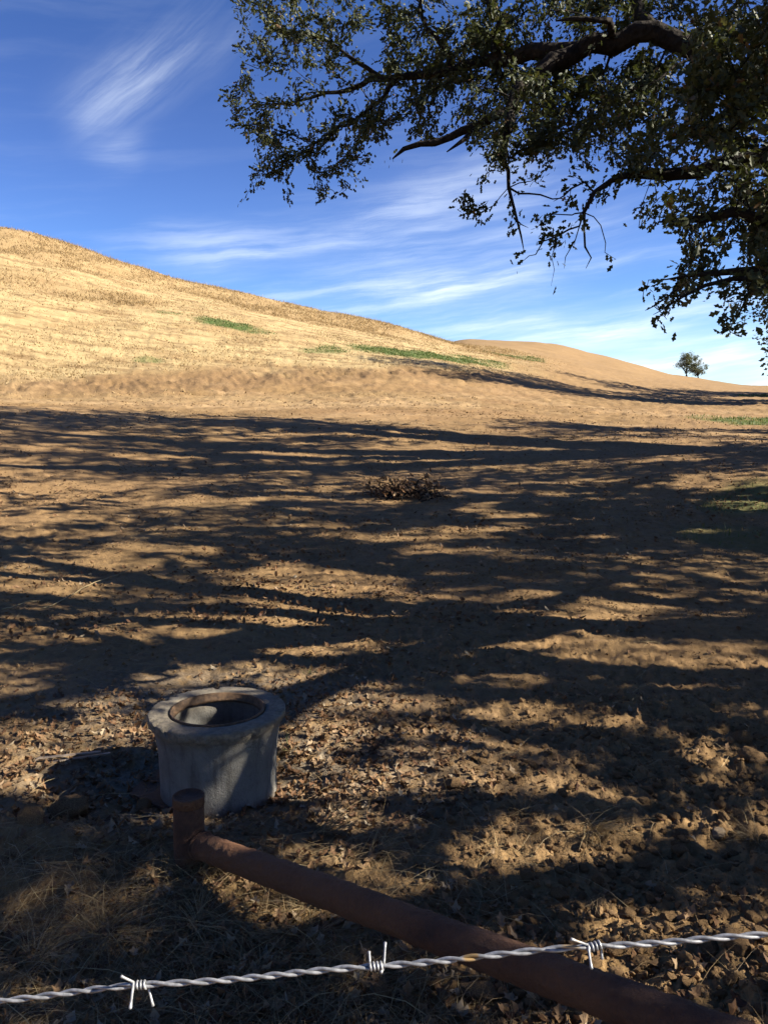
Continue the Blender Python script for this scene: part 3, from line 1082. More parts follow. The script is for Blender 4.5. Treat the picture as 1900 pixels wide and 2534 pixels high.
def build_near_oak():
    root = tag(empty('oak_tree', (6.2, 5.2, 0)), 'large oak overhanging the scene from the right with a thick arching limb', 'tree')
    rootp = np.array([6.2, 5.2, 0.0])
    sk = Skeleton()
    gz = float(ground_z(6.2, 5.2)[0])
    trunk = sk.limb_line([(6.2, 5.2, gz - 0.2), (6.15, 5.15, 0.8), (5.9, 5.2, 1.9), (5.6, 5.3, 2.7)], [0.44, 0.34, 0.30, 0.28], -1, 0, 0.25)
    j = trunk[-1]
    l1 = sk.limb_line([P(1790, 330, 6.0), P(1690, 245, 6.0), P(1545, 150, 6.0), P(1470, 95, 6.1), P(1395, 76, 6.2), P(1310, 98, 6.3), P(1230, 110, 6.4), P(1160, 115, 6.5), P(1110, 122, 6.6),
                       P(1050, 133, 6.8), P(990, 145, 6.95), P(930, 158, 7.1), P(880, 168, 7.2), P(830, 172, 7.3), P(760, 195, 7.6), P(690, 205, 7.9), P(620, 225, 8.1)],
                      [0.12, 0.10, 0.086, 0.080, 0.077, 0.074, 0.071, 0.064, 0.058, 0.052, 0.045, 0.039, 0.033, 0.028, 0.022, 0.016, 0.011], j, 1, 0.16, 0.02)

    def at(u, v, dep, rads, pts, limb, wob=0.018):
        q = P(u, v, dep)
        sel = [i for i in range(len(sk.p))]
        dd = np.linalg.norm(np.array(sk.p) - q, axis=1)
        par = int(np.argmin(dd))
        thin = limb in (5, 8)
        return sk.limb_line([P(*k) for k in pts], [q_ * (0.8 if thin else 1) for q_ in rads], par, limb, 0.07 if thin else 0.12, 0.03 if thin else wob)

    at(1235, 112, 6.4, [.072, .062, .055, .05, .043, .034, .028, .022, .016, .010], [(1195, 135, 6.35), (1160, 155, 6.3), (1122, 190, 6.25), (1103, 225, 6.2), (1065, 262, 6.2),
       (1010, 285, 6.25), (960, 303, 6.3), (900, 316, 6.35), (870, 325, 6.4), (848, 343, 6.4)], 2)
    at(1020, 282, 6.25, [.018, .014, .009], [(995, 300, 6.2), (975, 315, 6.2), (965, 328, 6.2)], 3)
    at(1103, 228, 6.2, [.03, .024, .019, .016, .013, .010, .007, .004], [(1099, 265, 6.1), (1092, 310, 6.0), (1089, 350, 6.0), (1096, 395, 5.95), (1103, 430, 5.95), (1112, 462, 5.9), (1126, 510, 5.9), (1132, 545, 5.9)], 4)
    at(1097, 400, 5.95, [.011, .009, .006, .004], [(1120, 415, 5.9), (1165, 425, 5.85), (1205, 428, 5.85), (1232, 434, 5.85)], 5)
    at(1112, 460, 5.9, [.008, .006, .004], [(1120, 472, 5.9), (1133, 482, 5.9), (1141, 492, 5.9)], 5)
    at(1096, 395, 5.95, [.006, .004, .003], [(1120, 390, 5.9), (1150, 385, 5.9), (1166, 380, 5.9)], 5)
    at(1089, 352, 6.0, [.012, .008, .005], [(1120, 330, 5.9), (1160, 310, 5.9), (1200, 290, 5.9)], 5)
    at(1096, 410, 5.95, [.005, .004, .003], [(1070, 440, 6.0), (1040, 455, 6.0), (1010, 440, 6.0)], 5)
    at(1080, 118, 6.7, [.045, .04, .034, .03], [(1078, 70, 6.7), (1066, 20, 6.8), (1055, -40, 6.9), (1040, -140, 7.1)], 6)
    at(1400, 76, 6.2, [.05, .045, .04, .035], [(1385, 35, 6.3), (1372, 0, 6.4), (1350, -70, 6.5), (1320, -180, 6.8)], 6)
    at(1340, 92, 6.25, [.03, .026, .02, .014], [(1330, 62, 6.2), (1310, 46, 6.1), (1270, 38, 6.1), (1200, 45, 6.2)], 6)
    at(990, 145, 6.95, [.024, .02, .015, .01], [(960, 110, 7.0), (920, 60, 7.1), (900, 0, 7.3), (860, -60, 7.6)], 6)
    at(830, 172, 7.3, [.022, .018, .013, .008], [(790, 150, 7.4), (740, 110, 7.6), (680, 80, 7.9), (600, 60, 8.2)], 6)
    at(880, 168, 7.2, [.02, .016, .012, .007], [(820, 215, 7.3), (760, 260, 7.4), (690, 310, 7.6), (630, 350, 7.8)], 6)
    # the low limbs on the right, leaving the trunk toward the camera
    l2 = sk.limb_line([(5.0, 4.9, 2.9), P(1850, 300, 4.9), P(1720, 330, 4.8), P(1600, 350, 4.8)], [.12, .09, .07, .05], j, 7, 0.15, 0.02)
    at(1600, 350, 4.8, [.04, .034, .026, .021, .017, .014, .012, .008], [(1500, 370, 4.85), (1420, 372, 4.9), (1380, 378, 4.9), (1335, 385, 4.9), (1300, 405, 4.9), (1278, 432, 4.9), (1262, 462, 4.9), (1262, 500, 4.9)], 7)
    at(1262, 500, 4.9, [.011, .009, .007, .004], [(1266, 520, 4.9), (1273, 540, 4.9), (1278, 552, 4.9), (1265, 580, 4.9)], 8)
    at(1262, 462, 4.9, [.008, .006, .004, .003], [(1235, 495, 4.9), (1195, 520, 4.9), (1155, 545, 4.9), (1120, 572, 4.9)], 8)
    at(1262, 470, 4.9, [.006, .005, .003], [(1230, 470, 4.8), (1200, 465, 4.8), (1165, 480, 4.8)], 8)
    at(1205, 515, 4.9, [.004, .003, .002], [(1190, 540, 4.9), (1188, 580, 4.9), (1190, 618, 4.9)], 8)
    at(1266, 460, 4.9, [.005, .004, .0025], [(1295, 490, 4.9), (1308, 530, 4.9), (1330, 560, 4.9)], 8)
    at(1262, 480, 4.9, [.005, .004, .0025], [(1240, 520, 4.9), (1228, 550, 4.9), (1218, 580, 4.9)], 8)
    at(1300, 405, 4.9, [.009, .007, .004], [(1260, 400, 4.9), (1225, 415, 4.9), (1195, 435, 4.9)], 8)
    sk.limb_line([P(1850, 470, 4.4), P(1700, 480, 4.3), P(1600, 465, 4.3), P(1500, 475, 4.3), P(1420, 480, 4.3)], [.06, .04, .03, .018, .008], None, 7, 0.13, 0.02)
    sk.limb_line([P(1850, 560, 4.2), P(1700, 575, 4.15), P(1600, 590, 4.1), P(1500, 592, 4.1), P(1430, 605, 4.1)], [.05, .03, .02, .012, .005], None, 7, 0.13, 0.02)
    sk.limb_line([P(1800, 590, 4.1), P(1650, 610, 4.0), P(1560, 615, 4.0), P(1480, 640, 4.0), P(1425, 672, 4.0)], [.03, .018, .012, .008, .004], None, 7, 0.13, 0.02)
    sk.limb_line([P(1640, 612, 4.0), P(1600, 660, 4.0), P(1585, 700, 4.0)], [.010, .007, .004], None, 8, 0.13, 0.01)
    # boughs above and behind the picture
    for q in ([(5.2, 4.4, 4.0), (3.4, 3.0, 5.8), (1.0, 2.2, 7.4), (-1.4, 2.4, 8.2)],
              [(5.6, 5.6, 4.2), (4.6, 7.0, 6.2), (2.6, 8.8, 8.2), (-0.6, 9.6, 9.4)],
              [(5.9, 4.8, 4.0), (7.4, 2.8, 6.0), (8.4, 0.6, 7.2)],
              [(6.6, 5.4, 4.0), (9.0, 5.2, 5.0), (11.0, 6.2, 5.6)],
              [(5.7, 5.1, 4.5), (5.5, 5.0, 7.0), (5.2, 4.8, 9.5)],
              [(5.9, 4.6, 3.4), (5.6, 3.2, 3.9), (5.0, 1.8, 4.0), (4.6, 0.6, 3.8)]):
        sk.limb_line(q, [.13, .09, .06, .03][:len(q)], j, 6, 0.3, 0.03)

    dA0 = lambda a, b_: 6.2 + max(0, (1100 - a)) / 600 * 1.2
    dA1 = lambda a, b_: 7.6 + max(0, (1100 - a)) / 600 * 1.6
    tips = [region_points(REG_A, 1100, dA0, dA1, 1, 0.62),
            region_points(REG_B, 300, lambda a, b_: 5.6, lambda a, b_: 7.0, 2, 0.6),
            region_points(REG_C, 410, lambda a, b_: 3.7, lambda a, b_: 5.4, 3, 0.85)]
    # sprays that hang clear of the mass
    hang = [(482, 205, 7.9), (500, 215, 7.9), (500, 270, 7.9), (525, 435, 8.0), (545, 400, 8.0), (625, 428, 7.9), (700, 415, 7.8), (725, 420, 7.8), (690, 425, 7.8),
            (850, 350, 6.5), (985, 437, 6.0), (1005, 430, 6.0), (1025, 470, 6.0), (1018, 450, 6.0), (1040, 400, 6.0), (1100, 500, 5.9), (1120, 570, 4.9), (1190, 618, 4.9),
            (1165, 480, 4.85), (1190, 500, 4.85), (1175, 520, 4.85), (1200, 540, 4.9), (1240, 530, 4.9), (1325, 560, 4.9), (1230, 435, 5.0), (1290, 440, 4.9), (1310, 420, 4.9), (1240, 380, 4.95),
            (1400, 605, 4.1), (1395, 630, 4.1), (1410, 680, 4.0), (1440, 690, 4.0), (1450, 640, 4.0), (1500, 620, 4.0), (1575, 715, 4.0), (1590, 725, 4.0), (1580, 700, 4.0), (1610, 690, 4.0)]
    tips.append(np.array([P(*k) for k in hang]))
    keep_out = lambda q: ~in_frame(q, 25) & (q[:, 2] > 3.0)
    tips.append(ellipsoid_points(1000, (3.4, 4.6, 8.2), (6.4, 6.6, 3.0), keep_out))
    tips.append(ellipsoid_points(420, (8.0, 4.6, 6.6), (4.6, 6.0, 3.6), keep_out))
    tips.append(ellipsoid_points(560, (5.4, 2.1, 3.9), (2.9, 2.5, 1.5), lambda q: ~in_frame(q, 60) & (q[:, 2] > 2.4) & (q[:, 0] > 1.8)))
    tips.append(ellipsoid_points(300, (6.0, 0.7, 4.0), (2.8, 1.5, 1.4), lambda q: ~in_frame(q, 60) & (q[:, 2] > 2.4) & (q[:, 0] > 1.8)))
    tips.append(region_points([(1500, -30), (1700, -30), (1700, 640), (1600, 640), (1540, 560), (1500, 420), (1480, 250)], 110, lambda a, b_: 3.9, lambda a, b_: 5.6, 4, 0.5))
    nvis = sum(len(k) for k in tips[:3])
    tips = np.concatenate(tips)
    ends = sk.grow(tips, 0.2, 0.25, 0.2)
    names = {0: 'trunk', 1: 'limb', 2: 'limb', 3: 'branch', 4: 'branch', 5: 'branch', 6: 'limb', 7: 'limb', 8: 'branch', -1: 'twigs'}
    for (lid, _), jn in sk.wood(0.0026, True).items():
        for k in range(len(jn.v)):
            jn.v[k] = jn.v[k] - rootp
        o = obj(names[lid], jn.mesh(names[lid], MATS['oak_bark']), root)
        if lid == -1: o['kind'] = 'stuff'
    pos, dr = leaves_on(sk, ends, 27, 0.06, 3, 0.03)
    n = len(pos)
    vis = in_frame(pos, 60)
    # never right before the lens
    u, v, dep = project(pos)
    okk = ~((dep < 3.2) & in_frame(pos, 40)) & ~(sunny(pos) & (~in_frame(pos, 30) | (rng.random(len(pos)) < 0.8)))
    pos, dr, vis, dep = pos[okk], dr[okk], vis[okk], dep[okk]
    n = len(pos)
    rot = rand_rot(n, dr, 0.8)
    size = rng.uniform(0.034, 0.064, n)
    size = np.where(vis, size, size * 2.3)
    tint = np.clip(rng.normal(0.42, 0.2, n), 0, 0.9)
    tint = np.where(rng.random(n) < 0.025, 0.97, tint)
    fr = np.where(in_frame(pos))[0]
    near = fr[np.argsort(dep[fr] / size[fr])][:300]
    rest = np.setdiff1d(np.arange(n), near)
    J = Join()
    for sel, tm in ((rest[vis[rest]], leaf_template('lobed', 0.3, 0.1)), (rest[~vis[rest]], leaf_template('kite', 0.4))):
        V, T, k = scatter(tm, pos[sel], rot[sel], size[sel])
        J.add(V - rootp, T, np.repeat(tint[sel], k))
    o = obj('crown', J.mesh('crown', MATS['oak_leaf'], False), root)
    o['kind'] = 'stuff'
    V, T = leaf_template('lobed', 0.3, 0.15)
    lm = mesh_np('leaf', V, T, MATS['oak_leaf_single'], False)
    for i in near:
        lo = obj('leaf', lm, root)
        M = Matrix([[*(rot[i][0] * size[i]), pos[i][0] - rootp[0]], [*(rot[i][1] * size[i]), pos[i][1] - rootp[1]], [*(rot[i][2] * size[i]), pos[i][2] - rootp[2]], [0, 0, 0, 1]])
        lo.matrix_local = M
    print('near oak leaves', n, 'visible', int(vis.sum()), 'nodes', len(sk.p))


build_near_oak()


# ------------------------------------------------------------------ other oaks
def build_oak(label, base, hgt, rad, n_tips, per, leaf, crown_lo=0.3, group=None, seed=1, off=0.25, lean=(0, 0), squash=1.0, mat='far_leaf', keep=None, step=0.7, extra=()):
    global rng
    keep_rng, rng = rng, np.random.default_rng(seed)
    bx, by = base
    bz = float(ground_z(bx, by)[0])
    root = tag(empty('oak_tree', (bx, by, bz)), label, 'tree', group)
    rp = np.array([bx, by, bz])
    sk = Skeleton()
    top = np.array([lean[0], lean[1], 0])
    fork = np.array([0, 0, hgt * crown_lo]) + top * 0.3
    tr = hgt * 0.028
    tk = sk.limb_line([rp + (0, 0, -0.3), rp + (0.02 * hgt, 0, hgt * 0.12), rp + fork], [tr * 1.4, tr, tr * 0.8], -1, 0, hgt * 0.04)
    for k in range(6):
        a = k * 1.047 + rng.uniform(-0.4, 0.4)
        rr = rad * rng.uniform(0.45, 0.75) * (0.3 if k == 5 else 1)
        sk.limb_line([rp + fork + np.array([math.cos(a) * rr * 0.4, math.sin(a) * rr * 0.4, hgt * 0.18]),
                      rp + fork + top * 0.6 + np.array([math.cos(a) * rr, math.sin(a) * rr, hgt * rng.uniform(0.3, 0.5)])],
                     [tr * 0.55, tr * 0.3], tk[-1], 1, hgt * 0.05, 0.03)
    # several foliage masses of different size
    tips = []
    masses = []
    for k in range(9):
        a, q = rng.uniform(0, 6.283), rng.uniform(0.25, 0.75)
        masses.append((np.array([math.cos(a) * rad * q, math.sin(a) * rad * q, hgt * rng.uniform(crown_lo + 0.14, 0.80)]) + top * rng.uniform(0.4, 1),
                       rad * rng.uniform(0.30, 0.52)))
    masses.append((np.array([0, 0, hgt * 0.82]) + top, rad * 0.48))
    masses += [(np.array(e[:3]), e[3]) for e in extra]
    while len(tips) < n_tips:
        c, s = masses[rng.integers(len(masses))]
        q = rng.normal(0, 1, 3); q /= np.linalg.norm(q)
        q = c + q * s * (rng.random() ** 0.4) * np.array([1, 1, 0.72 * squash])
        if q[2] < hgt * crown_lo * 0.75 or q[2] > hgt: continue
        q = rp + q
        if keep is not None and not keep(q): continue
        tips.append(q)
    ends = sk.grow(np.array(tips), step, 0.15, 0.2)
    for (lid, _), jn in sk.wood(0.006 * hgt / 8).items():
        for k in range(len(jn.v)): jn.v[k] = jn.v[k] - rp
        nm = {0: 'trunk', 1: 'branches', -1: 'twigs'}[lid]
        o = obj(nm, jn.mesh(nm, MATS['oak_bark']), root)
        if lid != 0: o['kind'] = 'stuff'
    pos, dr = leaves_on(sk, ends, per, leaf, 2, off)
    if keep is not None:
        sel = (~in_frame(pos, 20) if keep is out_of_view else np.ones(len(pos), bool)) & ~sunny(pos)
        pos, dr = pos[sel], dr[sel]
    n = len(pos)
    V, T, k = scatter(leaf_template('kite', 0.4), pos, rand_rot(n, dr, 1.0), leaf * rng.uniform(0.7, 1.3, n))
    J = Join()
    J.add(V - rp, T, np.repeat(np.clip(rng.normal(0.45, 0.25, n), 0, 1), k))
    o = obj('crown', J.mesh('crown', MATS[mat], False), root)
    o['kind'] = 'stuff'
    rng = keep_rng
    return root


def out_of_view(q):
    return not bool(in_frame(q, 20)[0])


# row of oaks along the fence, to the right of the picture: their shade falls across it
build_oak('oak at the right edge with foliage hanging low before the sky', (25.0, 43.0), 21.5, 6.0, 760, 30, 0.22, 0.10, None, 21, 0.36, keep=lambda q: True, extra=[(-3.6, 0.0, 5.5, 2.2), (-3.4, 0.5, 8.0, 2.4), (-3.6, -0.6, 3.4, 1.7), (-3.8, 0.2, 10.5, 2.4)])
SHADE = 'oaks standing in a row beyond the right edge'
SL = 'broad oak beyond the right edge shading the bare ground'
build_oak(SL, (14.8, 14.0), 17.5, 7.0, 820, 26, 0.20, 0.26, SHADE, 22, 0.30, keep=out_of_view, lean=(-2.5, 0), extra=[(-6.0, 1.5, 13.5, 3.0), (-3.5, 3.0, 12.5, 3.0), (-4.5, -0.5, 14.5, 2.6)])
build_oak(SL, (12.0, 3.4), 11.0, 5.2, 420, 26, 0.17, 0.24, SHADE, 23, 0.28, keep=out_of_view)
build_oak(SL, (16.2, 0.0), 13.0, 5.6, 330, 24, 0.19, 0.24, SHADE, 28, 0.28, keep=out_of_view)
build_oak(SL, (17.5, 7.5), 13.0, 5.8, 640, 26, 0.20, 0.24, SHADE, 24, 0.28, keep=out_of_view)
build_oak(SL, (21.5, 15.5), 13.0, 5.8, 600, 26, 0.20, 0.20, SHADE, 27, 0.28, keep=out_of_view)
build_oak('unseen oak added behind the viewpoint to block sky light', (1.5, -7.0), 13.0, 7.0, 420, 26, 0.20, 0.22, None, 30, 0.30, keep=out_of_view)  # added out of view: its crown blocks sky light and deepens the shade
HILL = 'oaks whose shade falls on the hillside'
HL = 'tall oak beyond the right edge shading the cut bank'
build_oak(HL, (33.5, 49.5), 20.0, 6.5, 460, 26, 0.30, 0.2, HILL, 25, 0.38, keep=out_of_view)
build_oak(HL, (39.0, 58.5), 19.0, 6.0, 460, 26, 0.30, 0.2, HILL, 26, 0.38, keep=out_of_view)
build_oak(HL, (47.0, 65.0), 17.0, 6.0, 460, 26, 0.30, 0.2, HILL, 29, 0.38, keep=out_of_view)


def ridge_oak(label, u, v, d_hint, hpx, rpx, seed, **kw):
    r = ray(u, v)
    best = None
    for d in np.linspace(d_hint * 0.92, d_hint * 1.08, 100):
        k = d / math.hypot(r[0], r[1])
        x, y = r[0] * k, r[1] * k
        e = abs(CAM_H + r[2] * k - float(height(x, y, False)))
        if best is None or e < best[0]: best = (e, x, y, k)
    _, x, y, k = best
    h = hpx * 1900 / 1659 / F * k
    rr = rpx * 1900 / 1659 / F * k
    print(label, 'at', x, y, 'h', h)
    build_oak(label, (x, y), h, rr, kw.pop('tips', 250), 18, h * 0.036, kw.pop('lo', 0.22), 'oaks standing on the far ridge', seed, h * 0.03, **kw)


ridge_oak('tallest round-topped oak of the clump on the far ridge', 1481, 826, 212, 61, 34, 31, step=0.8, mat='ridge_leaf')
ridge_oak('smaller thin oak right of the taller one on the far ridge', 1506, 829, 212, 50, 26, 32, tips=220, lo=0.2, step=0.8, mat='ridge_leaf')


# ------------------------------------------------------------------ concrete riser
def lathe(prof, seg, fn=None):
    """prof: list of (r, z); closed rings -> verts, tris"""
    an = np.linspace(0, 2 * math.pi, seg, endpoint=False)
    V = []
    for i, (r_, z) in enumerate(prof):
        ring = np.stack([np.cos(an) * r_, np.sin(an) * r_, np.full(seg, z)], -1)
        V.append(ring if fn is None else fn(i, an, ring))
    V = np.concatenate(V)
    m = len(prof)
    i0 = np.arange((m - 1) * seg)
    r_, c_ = i0 // seg, i0 % seg
    a = r_ * seg + c_; b_ = r_ * seg + (c_ + 1) % seg
    return V, np.concatenate([np.stack([a, b_, b_ + seg], -1), np.stack([a, b_ + seg, a + seg], -1)])


def build_riser():
    gz = float(height(RISER[0], RISER[1], False)) - 0.005
    root = tag(empty('concrete_riser', (RISER[0], RISER[1], gz)), 'grey concrete well riser ring with a wide rim standing open on the soil', 'riser')
    seg = 160
    ZS = 1.17
    prof = [(0.196, -0.02), (0.200, 0.06), (0.203, 0.16), (0.204, 0.27), (0.206, 0.318), (0.208, 0.345), (0.213, 0.3525), (0.235, 0.3545), (0.262, 0.3545),
(0.2925, 0.3540), (0.2975, 0.351), (0.2985, 0.345), (0.2975, 0.322), (0.287, 0.312), (0.274, 0.298), (0.268, 0.270), (0.262, 0.240), (0.2575, 0.20), (0.255, 0.14),
            (0.254, 0.08), (0.255, 0.03), (0.256, -0.02), (0.196, -0.021)]
    prof = [(a, b_ * ZS if b_ > 0 else b_) for a, b_ in prof]
    notch = math.radians(-52)

    def fn(i, an, ring):
        s = 0.0010 + (0.0016 if 9 <= i <= 14 else 0)
        nz = fbm(np.cos(an) * 9 + i * 0.37, np.sin(an) * 9 + i * 0.53, 101, 4, 0.65) - 0.5
        ring[:, :2] *= (1 + nz * s * 7)[:, None]
        if 6 <= i <= 11:
            ring[:, 2] += (fbm(np.cos(an) * 5, np.sin(an) * 5 + i * 0.1, 103, 4, 0.6) - 0.5) * 0.005
        if 9 <= i <= 12:       # knocked-off bits of the lip
            ck = sstep(fbm(np.cos(an) * 7 + 1.3, np.sin(an) * 7 + 4, 109, 3, 0.6), 0.64, 0.72)
            ring[:, :2] *= (1 - ck * 0.030)[:, None]
            ring[:, 2] -= ck * (0.010 if i < 11 else 0.0)
        if 12 <= i <= 13:      # broken underside of the rim
            chip = sstep(fbm(np.cos(an) * 4 + 3, np.sin(an) * 4, 105, 3), 0.5, 0.62)
            ring[:, :2] *= (1 - chip * 0.022)[:, None]
            ring[:, 2] += chip * 0.008
        da = (an - notch + math.pi) % (2 * math.pi) - math.pi
        k = np.clip(1 - (da / 0.19) ** 2, 0, 1) ** 0.5 * 0.085
        lowz = {0: 0, 21: 0, 22: 0, 20: 0.03, 19: 0.08}.get(i)
        if lowz is not None:
            ring[:, 2] = np.maximum(ring[:, 2], -0.021 + k)
        return ring

    V, T = lathe(prof, seg, fn)
    o = obj('concrete_ring', mesh_np('concrete_ring', V, T, MATS['weathered_concrete']), root)
    rp = [(0.2075, 0.349), (0.2060, 0.3575), (0.2000, 0.3585), (0.1960, 0.354), (0.1945, 0.336), (0.1890, 0.332), (0.1885, 0.318), (0.2070, 0.317), (0.2075, 0.349)]

    rp = [(a, b_ + 0.354 * (ZS - 1)) for a, b_ in rp]

    def fr(i, an, ring):
        ring[:, :2] *= (1 + (fbm(np.cos(an) * 12 + i, np.sin(an) * 12, 107, 3) - 0.5) * 0.012)[:, None]
        return ring
    V, T = lathe(rp, 120, fr)
    obj('iron_seat_ring', mesh_np('iron_seat_ring', V, T, MATS['iron_ring_rust']), root)['label'] = 'rusty iron seat ring lining the opening'
    # soil floor far down inside
    V, T = lathe([(0.001, -0.012), (0.1, -0.010), (0.215, -0.005)], 40)
    obj('inner_floor', mesh_np('inner_floor', V, T, MATS['ground_soil']), root)
    # steel plate it stands on, as a thing of its own
    pl = np.array([[-0.40, -0.02], [-0.32, 0.24], [0.31, 0.26], [0.43, 0.05], [0.33, -0.12], [-0.20, -0.2]])
    sub = []
    for k in range(len(pl)):
        for s_ in range(6):
            sub.append(pl[k] + (pl[(k + 1) % len(pl)] - pl[k]) * s_ / 6)
    sub = np.array(sub) + rng.normal(0, 0.004, (36, 2))
    m = len(sub)
    zt, zb = 0.016, 0.004
    V = np.concatenate([np.column_stack([sub, np.full(m, zt)]), np.column_stack([sub, np.full(m, zb)]), [[0, 0.03, zt]], [[0, 0.03, zb]]])
    k = np.arange(m); k2 = (k + 1) % m
    T = np.concatenate([np.stack([k, k2, np.full(m, 2 * m)], -1), np.stack([k2 + m, k + m, np.full(m, 2 * m + 1)], -1), np.stack([k, k + m, k2 + m], -1), np.stack([k, k2 + m, k2], -1)])
    p = obj('steel_plate', mesh_np('steel_plate', V, T, MATS['rusty_steel'], False), None, (RISER[0] + 0.01, RISER[1], gz + 0.022))
    p.rotation_euler = (R(-2), R(3), R(8))
    tag(p, 'thin rusty steel plate lying under the concrete riser', 'plate')


build_riser()


# ------------------------------------------------------------------ rusty pipe brace
def build_pipe():
    b0 = ground_hit(410, 1866)
    bz = b0[2]
    root = tag(empty('pipe_brace', (b0[0], b0[1], bz)), 'rusty steel pipe post with a long pipe rail running toward the fence', 'pipe')
    rp = np.array([b0[0], b0[1], bz])
    topz = 0.0
    # height of the post from its picture
    r = ray(410, 1717)
    k = math.hypot(b0[0], b0[1]) / math.hypot(r[0], r[1])
    topz = CAM_H + r[2] * k - bz
    pr = 0.055
    an_pts = [(0, 0, -0.25), (0, 0, 0.02), (0.001, 0, topz * 0.5), (0.003, 0, topz - 0.032)]
    V, T = tube(an_pts, [pr, pr, pr, pr], 32)
    obj('post', mesh_np('post', V, T, MATS['rusty_steel']), root)
    V, T = lathe([(0.0, -0.034), (pr + 0.0022, -0.034), (pr + 0.0025, -0.003), (pr + 0.001, 0.0), (pr - 0.004, 0.001), (pr - 0.007, -0.006), (0.025, -0.009), (0.0, -0.008)], 32)
    o = obj('post_cap', mesh_np('post_cap', V, T, MATS['rusty_steel']), root, (0.003, 0, topz))
    o['label'] = 'rusty welded cap with a raised lip'
    e = P(1408 * 1659 / 1900, 2411 * 2212 / 2534, 1.86)
    s = P(451, 1808, 2.93)
    d = e - s
    s0 = rp + np.array([0.03, -0.01, s[2] - bz])
    NR, NS = 300, 40
    pts = np.array([s0 + (e + d * 0.9 - s0) * t for t in np.linspace(0, 1, NR)])
    V, T = tube(pts - rp, 0.0465, NS)
    ctr = np.repeat(pts - rp, NS, 0)
    out = V[:NR * NS] - ctr
    la = np.repeat(np.linspace(0, np.linalg.norm(pts[-1] - pts[0]), NR), NS); aa = np.tile(np.linspace(0, 2 * math.pi, NS, endpoint=False), NR)
    fl = fbm(la * 28, np.cos(aa) * 2.2 + 9, 121, 4, 0.6) * 0.5 + fbm(la * 28 + 5, np.sin(aa) * 2.2 + 4, 123, 4, 0.6) * 0.5
    flake = sstep(fl, 0.50, 0.53) * 0.0016 + (fl - 0.5) * 0.005      # scale lifting off in plates
    dent = (fbm(la * 2.5, np.cos(aa) + 3, 125, 2) - 0.5) * 0.006
    V[:NR * NS] = ctr + out * (1 + (flake + dent) / 0.0465)[:, None]
    obj('rail', mesh_np('rail', V, T, MATS['rusty_steel']), root)
    # weld bead
    dn = d / np.linalg.norm(d)
    c = s0 + dn * 0.048 - rp
    ax = np.cross(dn, [0, 0, 1]); ax /= np.linalg.norm(ax); up = np.cross(ax, dn)
    ring = [c + 0.0465 * (math.cos(a) * ax + math.sin(a) * up) + dn * (0.02 * math.cos(a) ** 2 * -1) for a in np.linspace(0, 2 * math.pi, 48)]
    V, T = tube(ring, 0.0055 + rng.random(48) * 0.0025, 6)
    obj('weld_bead', mesh_np('weld_bead', V, T, MATS['rusty_steel']), root)
    return rp, s0, e


PIPE = build_pipe()


